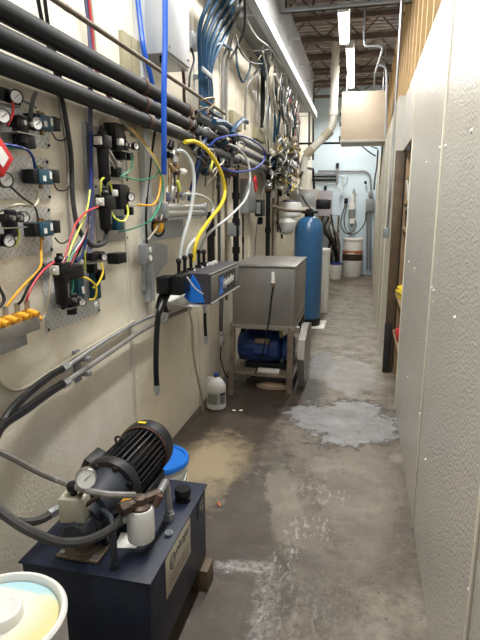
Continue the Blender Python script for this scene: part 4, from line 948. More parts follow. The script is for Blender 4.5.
hose([(222, 290, .10), (221, 315, .1), (221, 335, .1)], .018, 'greyhose', 'dark grey downpipe behind the dispenser', 'down_pipe', 'pipe')
c = ax(221, 338, LX + .1)
solo('pipe_valve', MB().lathe([(.02, -.06), (.026, -.05), (.026, .0), (.018, .02), (.024, .03), (.024, .06)], c, (0, 0, 1), 12), 'galv', 'grey valve at the foot of the dark downpipe', 'valve')
hose([(221, 347, .1), (221, 360, .09), (226, 375, .12), (236, 382, .2)], .006, 'black', 'thin black lead from the grey valve to the pump stand')

for k, (a, b_, c_) in enumerate((((184, 276), (174, 284), (164, 302)), ((190, 272), (176, 280), (160, 312)), ((181, 274), (171, 281), (166, 296)))):
    hose([(a[0], a[1], .16), (b_[0], b_[1], .17), (c_[0], c_[1], .13)], .015, 'blackgloss', 'thick black hose bunched under the tap valves', group='bunched black hoses under the taps')
# ================================================================== REGULATOR BENCH ABOVE THE DISPENSER
cy = T('pneumatic_cylinder', 'grey twin tube pneumatic cylinder on a wall bracket above the taps', 'cylinder', wl(180, 215, .12))
a, b = wl(163, 209, .12), wl(206, 206, .12)
z = 1.50; z = (a.z + b.z) / 2
for dz in (.0, -.035): part('barrel', MB().cyl((LX + .12, a.y, z + dz), (LX + .12, b.y - .05, z + dz), .022, seg=16), 'galv', cy)
part('end_cap', MB().box(LX + .09, LX + .15, a.y - .03, a.y + .02, z - .06, z + .03, .008), 'galv', cy); part('end_cap', MB().box(LX + .09, LX + .15, b.y - .09, b.y - .05, z - .06, z + .03, .008), 'galv', cy)
part('bracket', MB().box(LX, LX + .13, a.y + .05, b.y - .12, z - .075, z - .06), 'steelw', cy); part('bracket_leg', MB().box(LX, LX + .012, a.y + .10, b.y - .2, z - .20, z - .06), 'steelw', cy)
# brass valve tree
vt_ = T('valve_tree', 'cluster of brass and chrome valves above the pneumatic cylinder', 'valve', wl(173, 200, .11))
rnd = random.Random(3)
for k, (px, py, m, r) in enumerate(((170, 155, 'black', .022), (174, 158, 'steel', .028), (172, 168, 'brass', .018), (177, 172, 'bronze', .018), (170, 180, 'brass', .014), (176, 165, 'gold', .014), (178, 184, 'gold', .014), (168, 190, 'pvc', .016), (172, 193, 'steel', .026), (178, 195, 'purple', .020), (168, 197, 'purple', .018), (183, 196, 'steel', .020), (188, 193, 'brass', .016), (171, 145, 'black', .020), (180, 147, 'steel', .016), (183, 172, 'pvc', .022))):
    c = wl(px, py, .11 + rnd.uniform(-.02, .03)); d = V((rnd.uniform(-.4, .4), rnd.uniform(-.5, .5), 1)) if k % 3 else V((.2, 1, .1))
    part('fitting', MB().lathe([(r * .6, -r * 1.4), (r, -r), (r, r * .2), (r * .75, r * .3), (r * .75, r * 1.2), (r * .5, r * 1.5)], c, d, 10), m, vt_)
for k, (px, m) in enumerate(((169, 'brass'), (174, 'bronze'), (178, 'brass'), (172, 'steel'))):
    part('riser', MB().tube(P([(px, 203, .11), (px + .5, 180, .11), (px, 152, .1)]), .007), m, vt_)
part('handle', MB().obox(wl(179, 186, .14), (.012, .075, .02), Matrix.Rotation(-.9, 3, 'X'), .003), 'lime', vt_, 'yellow lever handle')
# yellow ball under the cylinder
c = wl(158, 227, .10)
yb_ = T('flow_meter', 'small brass yellow meter with brown cap under the pneumatic cylinder', 'meter', c)
part('body', MB().lathe([(.0, -.035), (.022, -.03), (.034, -.01), (.034, .018), (.02, .03)], c, (0, 0, 1), 16), 'orange', yb_)
part('cap', MB().box(c.x - .035, c.x + .035, c.y - .055, c.y + .065, c.z + .028, c.z + .044, .004), 'rust', yb_)
part('black_ring', MB().torus(c + V((.0, 0, -.005)), (.9, -.4, .1), .046, .007, 24, 6), 'black', yb_)

# ================================================================== BIG HOSES
hose([(165, -8, .36), (165, 40, .36), (164, 90, .36), (164, 140, .35), (164, 174, .33)], .013, 'blue', 'bright blue hose hanging straight down in front of the sleeved pipes')
hose([(137, -8, .03), (140, 20, .04), (144, 50, .06), (151, 78, .06), (155, 100, .05), (158, 122, .05)], .014, 'blue', 'bright blue hose slanting behind the sleeved pipes')
hose([(155, 130, .05), (150, 170, .04), (146, 215, .04), (148, 260, .03)], .007, 'black', 'thin black cable running down beside the mounting post')
for k in range(6):       # slate blue bundle sweeping down from the roof
    x = 200 + 2.2 * k
    hose([(217 + 8.5 * k, -14, .22), (206 + 7.2 * k, 8, .17), (199.5 + 4.4 * k, 30 + 2.5 * k, .12), (x, 62 + 1.5 * k, .09), (x + .5, 90, .08), (x + 1, 112 + 3 * k, .08)], .0155, 'steelblue', 'slate blue hose of the thick wall bundle, %s at the ceiling' % ['leftmost', 'second from left', 'third from left', 'fourth from left', 'fifth from left', 'rightmost'][k], group='slate blue hoses in the wall bundle')
c = wl(206, 72, .13)
solo('hose_clamp', MB().box(c.x - .006, c.x + .006, c.y - .09, c.y + .13, c.z - .018, c.z + .018, .004).box(LX, c.x, c.y + .11, c.y + .13, c.z - .015, c.z + .015), 'boxgrey', 'galvanised strap clamping the slate blue hose bundle', 'clamp')
for k, (pts, m, r, lab) in enumerate((
    ([(247, -6, .25), (236, 20, .2), (228, 45, .12), (223, 65, .08), (222, 100, .07), (222, 125, .06)], 'lighthose', .014, 'grey flexible conduit curving down right of the slate blue bundle'),
    ([(238, -6, .22), (234, 22, .16), (230, 48, .1), (227, 70, .07), (226, 130, .06)], 'lighthose', .012, 'second grey flexible conduit just right of the first'),
    ([(244, -8, .3), (245, 25, .25), (238, 45, .15), (231, 58, .1)], 'greyhose', .012, 'dark flexible conduit crossing above the grey conduits'),
    ([(236, 50, .12), (238, 70, .14), (243, 82, .16), (249, 72, .15), (251, 58, .12)], 'darkteal', .010, 'dark teal hose hanging in a deep loop below the beam'),
    ([(262, 60, .2), (270, 75, .2), (277, 95, .2), (279, 115, .18), (277, 135, .15)], 'darkteal', .021, 'dark teal hose curving down under the beam'),
    ([(258, 55, .2), (266, 78, .2), (272, 98, .19), (275, 120, .18), (274, 142, .15)], 'steelblue', .014, 'slate hose beside the dark teal one under the beam'),
    ([(263, 45, .2), (262, 62, .18), (252, 78, .12), (246, 92, .08), (245, 130, .06)], 'lighthose', .012, 'grey conduit bending down from below the beam to the wood block'),
    ([(214, 46, .1), (222, 44, .12), (232, 50, .12)], 'steelblue', .012, 'short slate blue hose arching out of the bundle'),
    ([(236, 35, .2), (240, 50, .25), (250, 62, .25), (262, 64, .25)], 'greyhose', .007, 'thin dark cable sagging under the beam'),
    ([(244, 18, .25), (252, 32, .25), (264, 48, .25), (258, 60, .22)], 'brownsteel', .006, 'thin brown cable sagging under the beam'),
    ([(243, 12, .25), (256, 36, .28), (270, 48, .28), (282, 66, .28)], 'whitetube', .007, 'white cable running down under the beam'))):
    hose(pts, r, m, lab, 'flexible_conduit' if 'conduit' in lab else 'hose', 'conduit' if 'conduit' in lab else 'hose')
hose([(185, 142, .16), (196, 142, .18), (209, 152, .22), (220, 170, .25), (225, 190, .26), (221, 205, .26), (208, 222, .24), (197, 240, .22), (193, 262, .2)], .013, 'yellow', 'thick yellow hose looping over to the dispenser taps')
hose([(176, 151, .14), (184, 152, .17), (192, 165, .2), (194, 185, .21), (190, 215, .21), (183, 240, .2), (179, 264, .19)], .011, 'whitetube', 'white hose arching down to the nearest tap valve')
hose([(184, 194, .15), (199, 195, .18), (210, 201, .2), (213, 212, .21), (206, 228, .21), (190, 245, .2), (185, 262, .19)], .010, 'whitetube', 'white hose leaving the cylinder and looping down to the second tap')
hose([(225, 143, .15), (237, 148, .18), (247, 160, .22), (250, 178, .25), (246, 198, .26), (230, 216, .25), (208, 234, .22), (199, 254, .19)], .010, 'whitetube', 'long white hose swinging far right then back to the taps')
hose([(208, 147, .2), (220, 138, .25), (242, 136, .3), (262, 147, .33), (264, 160, .33), (254, 169, .3), (236, 172, .25), (222, 168, .2)], .008, 'blue2', 'dark blue tube making one big loop across the grey pipes')
hose([(213, 150, .15), (203, 146, .15), (200, 134, .14), (206, 128, .13), (214, 134, .14), (222, 140, .14), (232, 150, .14)], .008, 'whitetube', 'pale tube curled in a small loop by the big hose bend')
hose([(236, 150, .12), (238, 143, .14), (243, 143, .15), (245, 152, .14)], .006, 'whitetube', 'small white tube hook over the grey pipes')
hose([(214, 122, .2), (222, 122, .2), (229, 126, .2), (233, 133, .2)], .022, 'steelblue', 'thick slate blue hose bend, left of the pair over the pipes')
hose([(232, 134, .22), (236, 126, .22), (243, 120, .2), (247, 122, .18)], .022, 'steelblue', 'thick slate blue hose bend, right of the pair over the pipes')
hose([(233, 132, .15), (233, 150, .13), (233, 165, .12), (229, 178, .1)], .014, 'darkteal', 'dark teal hose dropping below the thick bends')
hose([(206, 112, .08), (206, 130, .12), (202, 150, .13), (196, 175, .10), (190, 200, .08)], .022, 'navyhose', 'thick dark blue hose behind the yellow hose')
hose([(199, 106, .15), (206, 110, .17), (214, 104, .18), (213, 98, .16), (200, 100, .14)], .007, 'brass', 'pale brass line curling at the end of the sleeved pipes')
hose([(196, 112, .16), (206, 108, .17), (214, 114, .16), (222, 118, .16)], .011, 'black', 'black hose arching at the end of the sleeved pipes')
# dark pipe fittings clump behind loops
rnd = random.Random(11)
jt = T('pipe_junction', 'tangled dark valve junction where the sleeved pipes meet the grey pipes', 'junction', wl(208, 140, .1))
for k in range(64):
    px, py = rnd.uniform(192, 236), rnd.uniform(112, 172)
    if px < 205 and py > 150: py -= 30
    if px > 220 and py < 136: py = 136 + rnd.uniform(0, 20)
    c = wl(px, py, rnd.uniform(.05, .15)); d = V((rnd.uniform(-.5, .5), rnd.choice([0, 1, 1]) + .1, rnd.choice([0, 1]) + .05)); r = rnd.uniform(.016, .032)
    part('fitting', MB().lathe([(r * .7, -r * 2), (r, -r * 1.4), (r, r * .4), (r * .8, r * .5), (r * .8, r * 2)], c, d, 10), rnd.choice(['black', 'black', 'black', 'brownsteel', 'greyhose', 'darkteal', 'black', 'rust', 'galv'] if k % 2 else ['black', 'brownsteel', 'darkteal']), jt)
part('handle', MB().obox(wl(212, 164, .2), (.012, .02, .10), Matrix.Rotation(-.7, 3, 'X'), .003), 'lime', jt, 'yellow lever handle')
for k in range(10):
    y0 = 150 + rnd.uniform(-10, 8); x0 = 200 + k * 3
    hose([(x0, y0, .12), (x0 + rnd.uniform(-8, 8), y0 + 8, .15), (x0 + rnd.uniform(-8, 8), y0 + 18, .14), (x0 + rnd.uniform(-4, 4), y0 + 30, .08)], rnd.choice([.005, .007, .009]), rnd.choice(['black', 'greyhose', 'creamtube', 'darkteal', 'brownsteel']), 'short thin tube dangling below the dark pipe junction', group='short tubes below the pipe junction')

# ================================================================== VERTICAL PIPES ON THE WHITE WALL
def vpipe(px, py0, py1, off, r, m, label, name='vertical_pipe', clamps=(), cat='pipe'):
    c = wl(px, py0, off); b = wl(px, py1, off); y = (c.y + b.y) / 2
    t = T(name, label, cat, (c.x, y, b.z))
    part('pipe_run', MB().cyl((c.x, y, b.z), (c.x, y, c.z), r, seg=12), m, t)
    for q in clamps:
        z = wl(px, q, off).z; part('coupling', MB().cyl((c.x, y, z - .03), (c.x, y, z + .03), r * 1.35, seg=12), 'black', t)
vpipe(211, 212, 300, .08, .030, 'black', 'thick black vertical pipe left of the grey wall box', clamps=(232,))
vpipe(219, 150, 300, .05, .014, 'greyhose', 'dark slim vertical pipe between the two thick black ones')
vpipe(214, 165, 300, .05, .012, 'creamtube', 'cream slim vertical pipe beside the thick black one')
vpipe(226, 150, 300, .05, .014, 'brownsteel', 'brown slim vertical pipe left of the grey wall box')
vpipe(236, 170, 300, .09, .028, 'black', 'thick black vertical pipe with union beside the grey wall box', clamps=(196, 222, 250))
vpipe(243, 214, 300, .06, .009, 'black', 'thin black vertical rod under the grey wall box', clamps=(240,))
vpipe(263, 0, 128, .08, .026, 'black', 'black vertical pipe rising above the grey pipes', clamps=(60,))
vpipe(268, 168, 262, .10, .028, 'black', 'black vertical pipe below the grey pipes with switch', clamps=(190, 230))
vpipe(273, 175, 260, .07, .015, 'brownsteel', 'brown vertical pipe right of the black switch pipe')
vpipe(224, 62, 110, .04, .010, 'galv', 'slim conduit above the left wood block')
vpipe(258, 70, 130, .04, .010, 'galv', 'slim conduit above the right wood block')
vpipe(278, 180, 232, .12, .012, 'rust', 'rusty vertical pipe left of the hanging white jug')
for k, (px, py0, py1, lab) in enumerate(((233, 110, 126, 'left'), (257, 127, 138, 'right'))):
    a, b = wl(px - 4.5, py0), wl(px + 4.5, py1 + 6)
    solo('wood_block', MB().box(LX, LX + .045, a.y, b.y, b.z, a.z, .003), 'wood', 'pale wood block on the wall above the grey pipes, %s of two' % lab, 'block')
a, b = wl(240, 180), wl(250, 212)
gb = T('wall_box', 'grey rectangular electrical box on the white wall above the dispenser', 'electrical box', (LX, (a.y + b.y) / 2, b.z))
part('case', MB().box(LX, LX + .09, a.y, b.y - .1, wl(245, 213).z, wl(245, 180).z, .006), 'boxgrey', gb); part('cover', MB().box(LX + .09, LX + .096, a.y + .02, b.y - .12, wl(245, 211).z, wl(245, 182).z, .003), 'boxgrey', gb)
c = wl(235, 228, .06); solo('junction_block', MB().box(LX, LX + .10, c.y - .12, c.y + .06, c.z - .07, c.z + .05, .004), 'boxgrey', 'small grey junction box under the grey wall box', 'junction box')
c = wl(255.5, 184, .16)
mt = Matrix.Rotation(-.9, 3, 'X')
rt = MB().obox(c + mt @ V((0, .055, 0)), (.012, .022, .10), mt).obox(c - mt @ V((0, .055, 0)), (.012, .022, .10), mt).obox(c + mt @ V((0, 0, .042)), (.012, .13, .018), mt).obox(c - mt @ V((0, 0, .042)), (.012, .13, .018), mt)
rt.cyl((LX, c.y, c.z + .05), (c.x, c.y, c.z + .05), .004, seg=6)
solo('red_tag', rt, 'red', 'small red frame shaped tag hanging beside the grey wall box', 'tag')
c = wl(260, 208, .12)
swb = T('pressure_switch', 'black switch with grey face beside the black vertical pipe', 'switch', c)
part('case', MB().box(c.x - .04, c.x + .04, c.y - .10, c.y + .10, c.z - .09, c.z + .09, .008), 'black', swb); part('face', MB().box(c.x - .02, c.x + .025, c.y - .104, c.y - .10, c.z - .06, c.z + .06), 'boxgrey', swb)
part('knob', MB().cyl((c.x, c.y, c.z - .16), (c.x, c.y + .05, c.z - .12), .03, seg=12), 'black', swb)
hose([(258, 216, .1), (256, 235, .08), (255, 252, .06), (254, 262, .06)], .006, 'purple', 'violet blue lead dropping from the pressure switch')
hose([(262, 196, .1), (265, 182, .08), (262, 172, .07)], .008, 'steelw', 'grey lead rising from the pressure switch')

# ================================================================== TANGLE ABOVE THE HANGING JUG
rnd = random.Random(21)
cols = ['creamtube', 'whitetube', 'gold', 'whitetube', 'yellow', 'brownsteel', 'pvc', 'black', 'steelblue', 'black', 'gold', 'pvc']
word = {'creamtube': 'cream', 'whitetube': 'white', 'gold': 'golden', 'yellow': 'yellow', 'brownsteel': 'brown', 'pvc': 'ivory', 'pinkred': 'red', 'steelblue': 'slate', 'black': 'black'}
for k in range(84):
    x0, y0 = rnd.uniform(274, 297), rnd.uniform(136, 180)
    m = cols[k % len(cols)]
    pts = [(x0, y0, .1)]
    for q in range(3):
        x0 += rnd.uniform(-7, 7); y0 += rnd.uniform(-2, 11); pts.append((min(max(x0, 270), 300), min(y0, 204), rnd.uniform(.06, .34)))
    hose(pts, rnd.choice([.007, .009, .012]), m, 'short %s tube in the tangle above the hanging white jug' % word[m], 'small_tube', 'tube', 'tangle of tubes above the hanging jug', sub=4, seg=6)
for k in range(34):      # lines that climb from the tangle to the beam
    x0 = rnd.uniform(266, 301); m = ['creamtube', 'whitetube', 'galv', 'steelblue', 'pvc', 'whitetube', 'galv', 'black'][k % 8] if k != 9 else 'pinkred'
    word2 = {'creamtube': 'cream', 'whitetube': 'white', 'galv': 'grey', 'steelblue': 'slate', 'pvc': 'ivory', 'pinkred': 'red', 'black': 'black'}
    yt = 40 + (x0 - 262) * 1.7
    hose([(x0 + rnd.uniform(-8, 4), yt, .25), (x0 + rnd.uniform(-6, 6), yt + 25, .22), (x0 + rnd.uniform(-3, 3), 125, .15), (x0, 150, .1), (x0 + rnd.uniform(-3, 3), rnd.uniform(160, 178), .1)], rnd.choice([.008, .010, .014]), m, '%s line climbing from the tube tangle to the steel beam' % word2[m], 'riser_line', 'tube', 'lines climbing to the steel beam', sub=4, seg=6)
mf = T('valve_rail', 'dark rail of small valves and fittings at the foot of the tube tangle', 'valve rail', wl(290, 175, .12))
part('rail', MB().tube(P([(268, 158, .12), (284, 168, .12), (297, 177, .12)]), .022), 'black', mf)
part('rail', MB().tube(P([(270, 176, .12), (285, 184, .12), (302, 191, .12)]), .018), 'brownsteel', mf)
for k in range(30):
    px = rnd.uniform(268, 299); py = rnd.uniform(150, 196); c = wl(px, py, rnd.uniform(.05, .25)); r = rnd.uniform(.018, .038)
    part('valve', MB().lathe([(r * .5, -r * 1.5), (r, -r), (r, r * .3), (r * .6, r * .5), (r * .6, r * 1.6)], c, V((rnd.uniform(-.6, .6), rnd.uniform(-1, 1), 1)), 8), rnd.choice(['gold', 'pvc', 'black', 'brass', 'steel', 'blue2', 'brownsteel', 'white']), mf)
# hanging white jug
c = wl(288, 219, .20)
hj = T('hanging_jug', 'white container with a blue black top hanging on the left wall near the blue tank', 'container', c)
part('upper_body', MB().lathe([(.0, -.03), (.17, -.03), (.19, -.01), (.19, .13), (.17, .17), (.0, .18)], (c.x, c.y, c.z + .06), seg=28), 'white', hj)
part('lower_body', MB().lathe([(.0, -.24), (.08, -.23), (.15, -.16), (.165, -.06), (.12, .0), (.05, .03)], (c.x - .02, c.y - .05, c.z + .02), seg=28), 'white', hj)
part('blue_top', MB().lathe([(.08, .20), (.09, .215), (.09, .25), (.05, .27), (0, .27)], (c.x, c.y, c.z), seg=16), 'purple', hj)
hose([(272, 206, .3), (285, 210, .4), (298, 211, .42), (308, 211, .45)], .018, 'brownsteel', 'brown pipe running across the front of the hanging jug to the blue tank', 'cross_pipe', 'pipe')
hose([(277, 222, .12), (281, 232, .12), (282, 238, .12)], .016, 'black', 'short black hose end hanging under the white jug')
hose([(302, 196, .3), (306, 203, .34), (309, 207, .4), (311, 209, .5)], .012, 'black', 'black line from the tangle to the tank valve head')
hose([(300, 176, .2), (306, 168, .25), (313, 169, .3), (314, 185, .3), (314, 204, .3)], .022, 'black', 'thick black pipe standing behind the blue tank valve', 'thick_pipe', 'pipe', straight=True)
# ================================================================== FAR END
hose([(318, 190, 0)], .01, 'black', '') if False else None
c = ay(314, 200, 9.3)
gbx = T('wall_cabinet', 'pale beige grey cabinet on the left wall behind the blue tank', 'cabinet', (LX, 9.5, 1.45))
cx = ay(318, 190, 9.3).x
part('case', MB().box(LX + .001, cx, 9.3, 9.7, ay(313, 207, 9.3).z, ay(313, 189, 9.3).z, .01), 'beigedark', gbx)
part('front_plate', MB().box(LX + .06, cx - .05, 9.292, 9.3, ay(313, 205, 9.3).z, ay(313, 193, 9.3).z, .004), 'box', gbx)
# big white vent pipe
a, b, c2, d = ay(336, 8, 9.0), ay(333, 128, 9.0), ay(304, 157, 9.0), ay(303, 187, 9.0)
vp = T('vent_pipe', 'fat white pipe dropping from the roof and elbowing towards the left wall', 'pipe', d)
a = V((b.x, 9.0, 4.28))
part('pipe_run', MB().tube([a, b, c2, d], .062, seg=20, straight=True), 'pvc', vp)
for q in (ay(333, 70, 9.0), ay(333, 112, 9.0)): part('coupling', MB().cyl((b.x, 9.0, q.z - .05), (b.x, 9.0, q.z + .05), .072, seg=20), 'pvc', vp)
e = (c2 - b).normalized()
for q in (b + e * .05, c2 - e * .19): part('elbow', MB().cyl(q, q + e * .15, .074, seg=20), 'creamtube', vp)
# beige cabinet hanging in the roof space
bc = T('beige_cabinet', 'beige square cabinet hanging above the far end of the corridor', 'cabinet', (-.08, 8.9, 2.57))
part('case', MB().box(-.405, .262, 8.5, 9.1, 2.60, 3.29, .006), 'beige', bc)
part('bottom_frame', MB().box(-.41, .267, 8.49, 9.11, 2.565, 2.60, .003), 'beigedark', bc)
part('hinge', MB().box(-.425, -.405, 8.49, 8.52, 2.58, 2.66).box(-.425, -.405, 8.49, 8.52, 2.80, 2.86).box(-.425, -.405, 8.49, 8.52, 2.95, 3.0), 'black', bc)
for x in (-.35, .2): part('hanger', MB().cyl((x, 8.8, 3.28), (x, 8.8, 4.2), .008, seg=6), 'galv', bc)
def HY(l): return [ay(x, y, Y) for x, y, Y in l]
hose(HY([(365, -6, 7.0), (364, 40, 7.0)]), .013, 'steelw', 'pale vertical conduit between the lamps and the bare studs', 'metal_conduit', 'conduit', raw=True)
hose(HY([(364, 40, 7.0), (366, 46, 7.0), (376, 46, 7.0), (382, 48, 7.0), (380, 58, 7.0), (375, 75, 7.2), (374, 90, 7.6)]), .013, 'steelw', 'pale conduit arching above the beige cabinet, left of two', 'metal_conduit', 'conduit', raw=True)
hose(HY([(376, 70, 8.0), (378, 66, 8.0), (383, 66, 8.0), (386.5, 72, 8.0), (386.5, 100, 8.0), (385.5, 138, 8.0)]), .016, 'steelw', 'pale conduit bending down the right side of the beige cabinet', 'metal_conduit', 'conduit', raw=True)
pts = HY([(403, -6, 5.9), (400, 60, 5.9), (396.5, 130, 5.9), (392, 190, 5.9)]); 
xq = RX - .03
pts = [V((RF - .025, 5.75, z)) for z in (4.2, 3.5, 2.8, 2.2, 1.35)]
cc = T('wall_conduit', 'long dull grey conduit running down the right wall to a switch box', 'conduit', (RF, 5.7, 1.3))
c0 = ax(403, 2, RF - .02); c1 = ax(397, 130, RF - .02); c2_ = ax(387.5, 228, RF - .02)
part('pipe_run', MB().tube([(RF - .02, 5.36, 4.28), (RF - .02, 5.36, 2.9), (RF - .02, 5.36, 2.2), (RF - .02, c2_.y - .2, 1.75), (RF - .02, c2_.y, c2_.z)], .012), 'galv', cc)
part('switch_box', MB().box(RF - .06, RF, c2_.y - .05, c2_.y + .08, c2_.z - .10, c2_.z + .0, .006), 'boxgrey', cc, 'small grey switch box')
hose(HY([(382.5, 139, 9.0), (381.5, 160, 9.5), (380, 182, 10), (379, 200, 10)]), .016, 'galv', 'grey conduit dropping below the beige cabinet at the right', 'metal_conduit', 'conduit', raw=True)
# back wall
B = YB - .05
def BW(x, y, d=0): return ay(x, y, B - d)
hose([BW(318, 171), BW(345, 171), BW(365, 171), BW(370, 175), BW(371, 190), BW(371, 200)], .022, 'boxgrey', 'grey conduit crossing the pale blue wall and bending down', 'metal_conduit', 'conduit', raw=True, straight=True)
for k, (yy, r, m, lab) in enumerate(((176.5, .022, 'black', 'upper'), (180, .026, 'black', 'lower'))):
    hose([BW(309, yy), BW(337, yy)], r, m, 'black horizontal pipe on the pale blue far wall, %s of two' % lab, 'black_pipe', 'pipe', raw=True)
hose([BW(312, 173), BW(337, 173.5)], .012, 'galv', 'thin grey pipe just above the two black ones', 'thin_pipe', 'pipe', raw=True)
hose([BW(312, 183), BW(337, 184)], .012, 'galv', 'thin grey pipe just below the two black ones', 'thin_pipe', 'pipe', raw=True)
rc_ = T('air_regulator', 'slim black topped regulator column on the far blue wall', 'regulator', BW(337, 184))
part('column', MB().cyl(BW(337, 184), BW(337.5, 168), .03, seg=10), 'boxgrey', rc_); part('knob', MB().cyl(BW(337.5, 168), BW(337.5, 163), .032, seg=10), 'black', rc_)
hose([BW(338, 176), BW(348, 176), BW(347, 182), BW(343, 186), BW(343, 176)], .009, 'galv', 'small square loop of thin pipe on the far blue wall', 'thin_pipe', 'pipe', raw=True, straight=True)
hose([BW(334, 184), BW(340, 190), BW(342, 196)], .010, 'whitetube', 'pale lead from the regulator to the small clip', raw=True)
hose([BW(343, 184), BW(345, 194), BW(352, 196), BW(358, 193)], .008, 'whitetube', 'thin white line curving across the far blue wall', raw=True)
solo('wall_hook', MB().cyl(BW(325, 192), BW(325.5, 186), .035, .03, 10), 'black', 'small black fixture above the mauve cabinet', 'fixture')
solo('spray_clip', MB().cyl(BW(341, 199), BW(341.5, 195), .04, .02, 10), 'boxgrey', 'small grey cone fixture on the far blue wall', 'fixture')
wf = T('water_filter', 'white water filter housing with grey band on the far blue wall', 'water filter', BW(352, 225, .1))
a, b = BW(352, 219, .1), BW(352, 197, .1)
part('housing', MB().cyl(BW(352, 223, .1), BW(352, 218, .1), .05, .065, 16).cyl(BW(352, 218, .1), BW(352, 209.5, .1), .070, seg=16), 'boxgrey', wf)
part('head', MB().cyl(BW(352, 209.5, .1), BW(352, 203, .1), .085, seg=16).cyl(BW(352, 203, .1), BW(353, 194, .1), .035, seg=10), 'white', wf)
part('lower_cup', MB().cyl(BW(352, 223.5, .1), BW(352, 218.5, .1), .072, seg=16), 'white', wf)
part('tip', MB().cyl(BW(352, 227, .1), BW(352, 223, .1), .02, .05, 10), 'boxgrey', wf)
solo('black_plug', MB().obox(BW(346, 201, .04), (.09, .06, .13), None, .02), 'black', 'black controller plug left of the white water filter', 'plug')
solo('filter_top', MB().cyl(BW(354, 196, .05), BW(354, 189, .05), .05, .02, 10), 'boxgrey', 'grey cap fixture above the water filter', 'fixture')
hose([BW(346, 204, .1), BW(342, 215, .1), BW(341, 226, .1), BW(346, 233, .1), BW(354, 234, .1), BW(360, 230, .1), BW(365, 222, .1), BW(366, 212, .1)], .013, 'greyhose', 'dark cable hanging in a wide loop below the water filter', raw=True)
hose([BW(347, 205, .12), BW(344, 218, .12), BW(346, 230, .12), BW(351, 233, .12), BW(356, 226, .12), BW(355, 220, .12)], .011, 'greyhose', 'inner dark cable loop below the water filter', raw=True)
hose([BW(345, 240, .1), BW(350, 236, .1), BW(350, 230, .1)], .009, 'lighthose', 'thin pale lead reaching down to the far drum', raw=True)
pb = T('power_box', 'grey electrical boxes stacked on the corner of the far wall', 'electrical box', BW(369, 215))
part('box', MB().obox(BW(369.5, 205, .05), (.17, .12, .28), None, .01), 'boxgrey', pb); part('box', MB().obox(BW(370.5, 194, .05), (.10, .10, .12), None, .01), 'boxgrey', pb)
part('riser', MB().cyl(BW(367, 270, .02), BW(367, 212, .02), .022, seg=10).cyl(BW(370, 270, .02), BW(370, 212, .02), .03, seg=10), 'boxgrey', pb)
part('knob', MB().cyl(BW(365.5, 184, .05), BW(365.5, 181, .05), .03, seg=10), 'black', pb)
hose([BW(357, 142, .3), BW(364, 148, .3), BW(372, 154, .3), BW(376, 156, .3)], .014, 'black', 'black cable sagging from the beige cabinet towards the right corner', raw=True)
hose([BW(364, 141, .3), BW(371, 146, .3), BW(378, 149, .3)], .012, 'black', 'second black cable just above the sagging one', raw=True)
hose([BW(378, 150, .25), BW(377, 165, .2), BW(375, 178, .2), BW(374, 190, .2)], .018, 'greyhose', 'dark cable dropping down the right corner of the far wall', raw=True)
solo('strut', MB().cyl((LX + .001, 9.6, ay(320, 143, 9.6).z), ay(340, 143, 9.6), .018, seg=8), 'black', 'thin dark horizontal bar behind the fat white pipe', 'bar')
for k, x in enumerate((309, 313)):
    solo('drop_rod', MB().cyl(ay(x, 160, 10.23), (ay(x, 100, 10.23).x, 10.23, 3.93), .018, seg=8), 'greyhose', 'dark vertical rod left of the fat white pipe, %s of two' % ('left', 'right')[k], 'rod')
rnd = random.Random(5)
for k in range(9):
    x0 = rnd.uniform(322, 334)
    hose([ay(x0, 214 + rnd.uniform(0, 6), 12.0), ay(x0 + rnd.uniform(-4, 6), 228, 11.8), ay(x0 + rnd.uniform(0, 10), 240, 11.8), ay(x0 + rnd.uniform(4, 12), 252, 12.0), ay(x0 + 8, 262, 12.2)], rnd.choice([.02, .03]), rnd.choice(['black', 'black', 'greyhose', 'brownsteel']), 'dark hose sagging around the far metal rack', raw=True, group='dark hoses around the far rack')

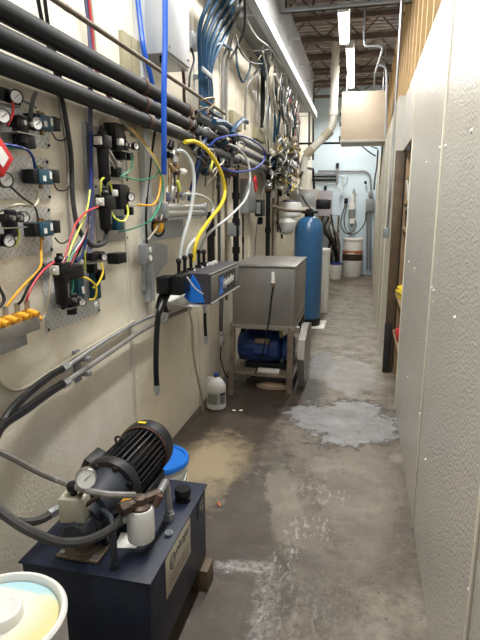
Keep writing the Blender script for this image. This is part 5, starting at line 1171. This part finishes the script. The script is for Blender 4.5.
# ================================================================== RIGHT WALL OPENING AND SHELVES
struct('door_1', MB().box(RX - .06, RX + .02, 5.12, 5.20, .001, 2.10, .003).box(RX + .0, RX + .06, 4.13, 4.17, .001, 2.10), 'darkwood')
struct('trim_21', MB().box(RX + .035, RX + .085, 5.09, 5.13, .001, 2.10, .003), 'shelfwood')
struct('trim_20', MB().box(.95, .98, 3.9, 5.4, 0, 2.2).box(RX + .06, .98, 5.15, 5.2, 0, 2.2).box(RX + .03, .98, 3.9, 3.93, 0, 2.2), 'darkwood')
solo('jamb_guard', MB().box(RX - .068, RX - .0, 5.108, 5.119, .001, .50, .002), 'diamond_dark', 'dark rubber guard on the foot of the brown door post', 'guard')
for z, lab in ((.42, 'lowest'), (.78, 'second'), (1.39, 'third'), (1.62, 'top')):
    solo('wooden_shelf', MB().box(RX + .005 if z < 1 else RX + .03, .94, 4.2, 5.08, z, z + .03, .003), 'shelfwood', 'rough wooden shelf inside the wall opening, %s' % lab, 'shelf')
def bagl(c, s, m, label, cat, name):
    b = MB(); bmesh.ops.create_icosphere(b.bm, subdivisions=3, radius=1)
    for v in b.bm.verts:
        k = 1 + .12 * math.sin(v.co.x * 7 + v.co.y * 5) + .08 * math.sin(v.co.z * 11 + v.co.x * 4)
        v.co = V(c) + V((v.co.x * s[0] * k, v.co.y * s[1] * k, max(v.co.z, -.75) * s[2] * k))
    return solo(name, b, m, label, cat)
p = ax(401, 291, RX + .04); bagl((RX + .085, 4.75, .87), (.09, .14, .07), 'yellow', 'crumpled yellow rag poking out of the wooden shelf', 'rag', 'yellow_cloth')
bagl((RX + .06, 4.62, .515), (.06, .13, .065), 'red', 'red container end poking out of a low shelf', 'container', 'red_container')
for k, (y, z, m, lab) in enumerate(((4.95, 1.65, 'white', 'stack of pale cups on the top shelf of the opening'), (4.75, 1.65, 'pvc', 'pale tub in front of the cups on the top shelf'), (4.9, 1.42, 'black', 'black tub on the third shelf of the opening'), (4.45, .06, 'diamond_dark', 'dark bag on the floor inside the opening'))):
    t = T('storage_tub', lab, 'tub', (RX + .10, y, z))
    part('body', MB().lathe([(0, 0), (.07, 0), (.075, .01), (.085, .16), (0, .16)], (RX + .12, y, z), seg=20), m, t)
    part('lid', MB().lathe([(.088, .15), (.09, .155), (.09, .18), (0, .18)], (RX + .12, y, z), seg=20), 'boxgrey' if k else 'white', t)
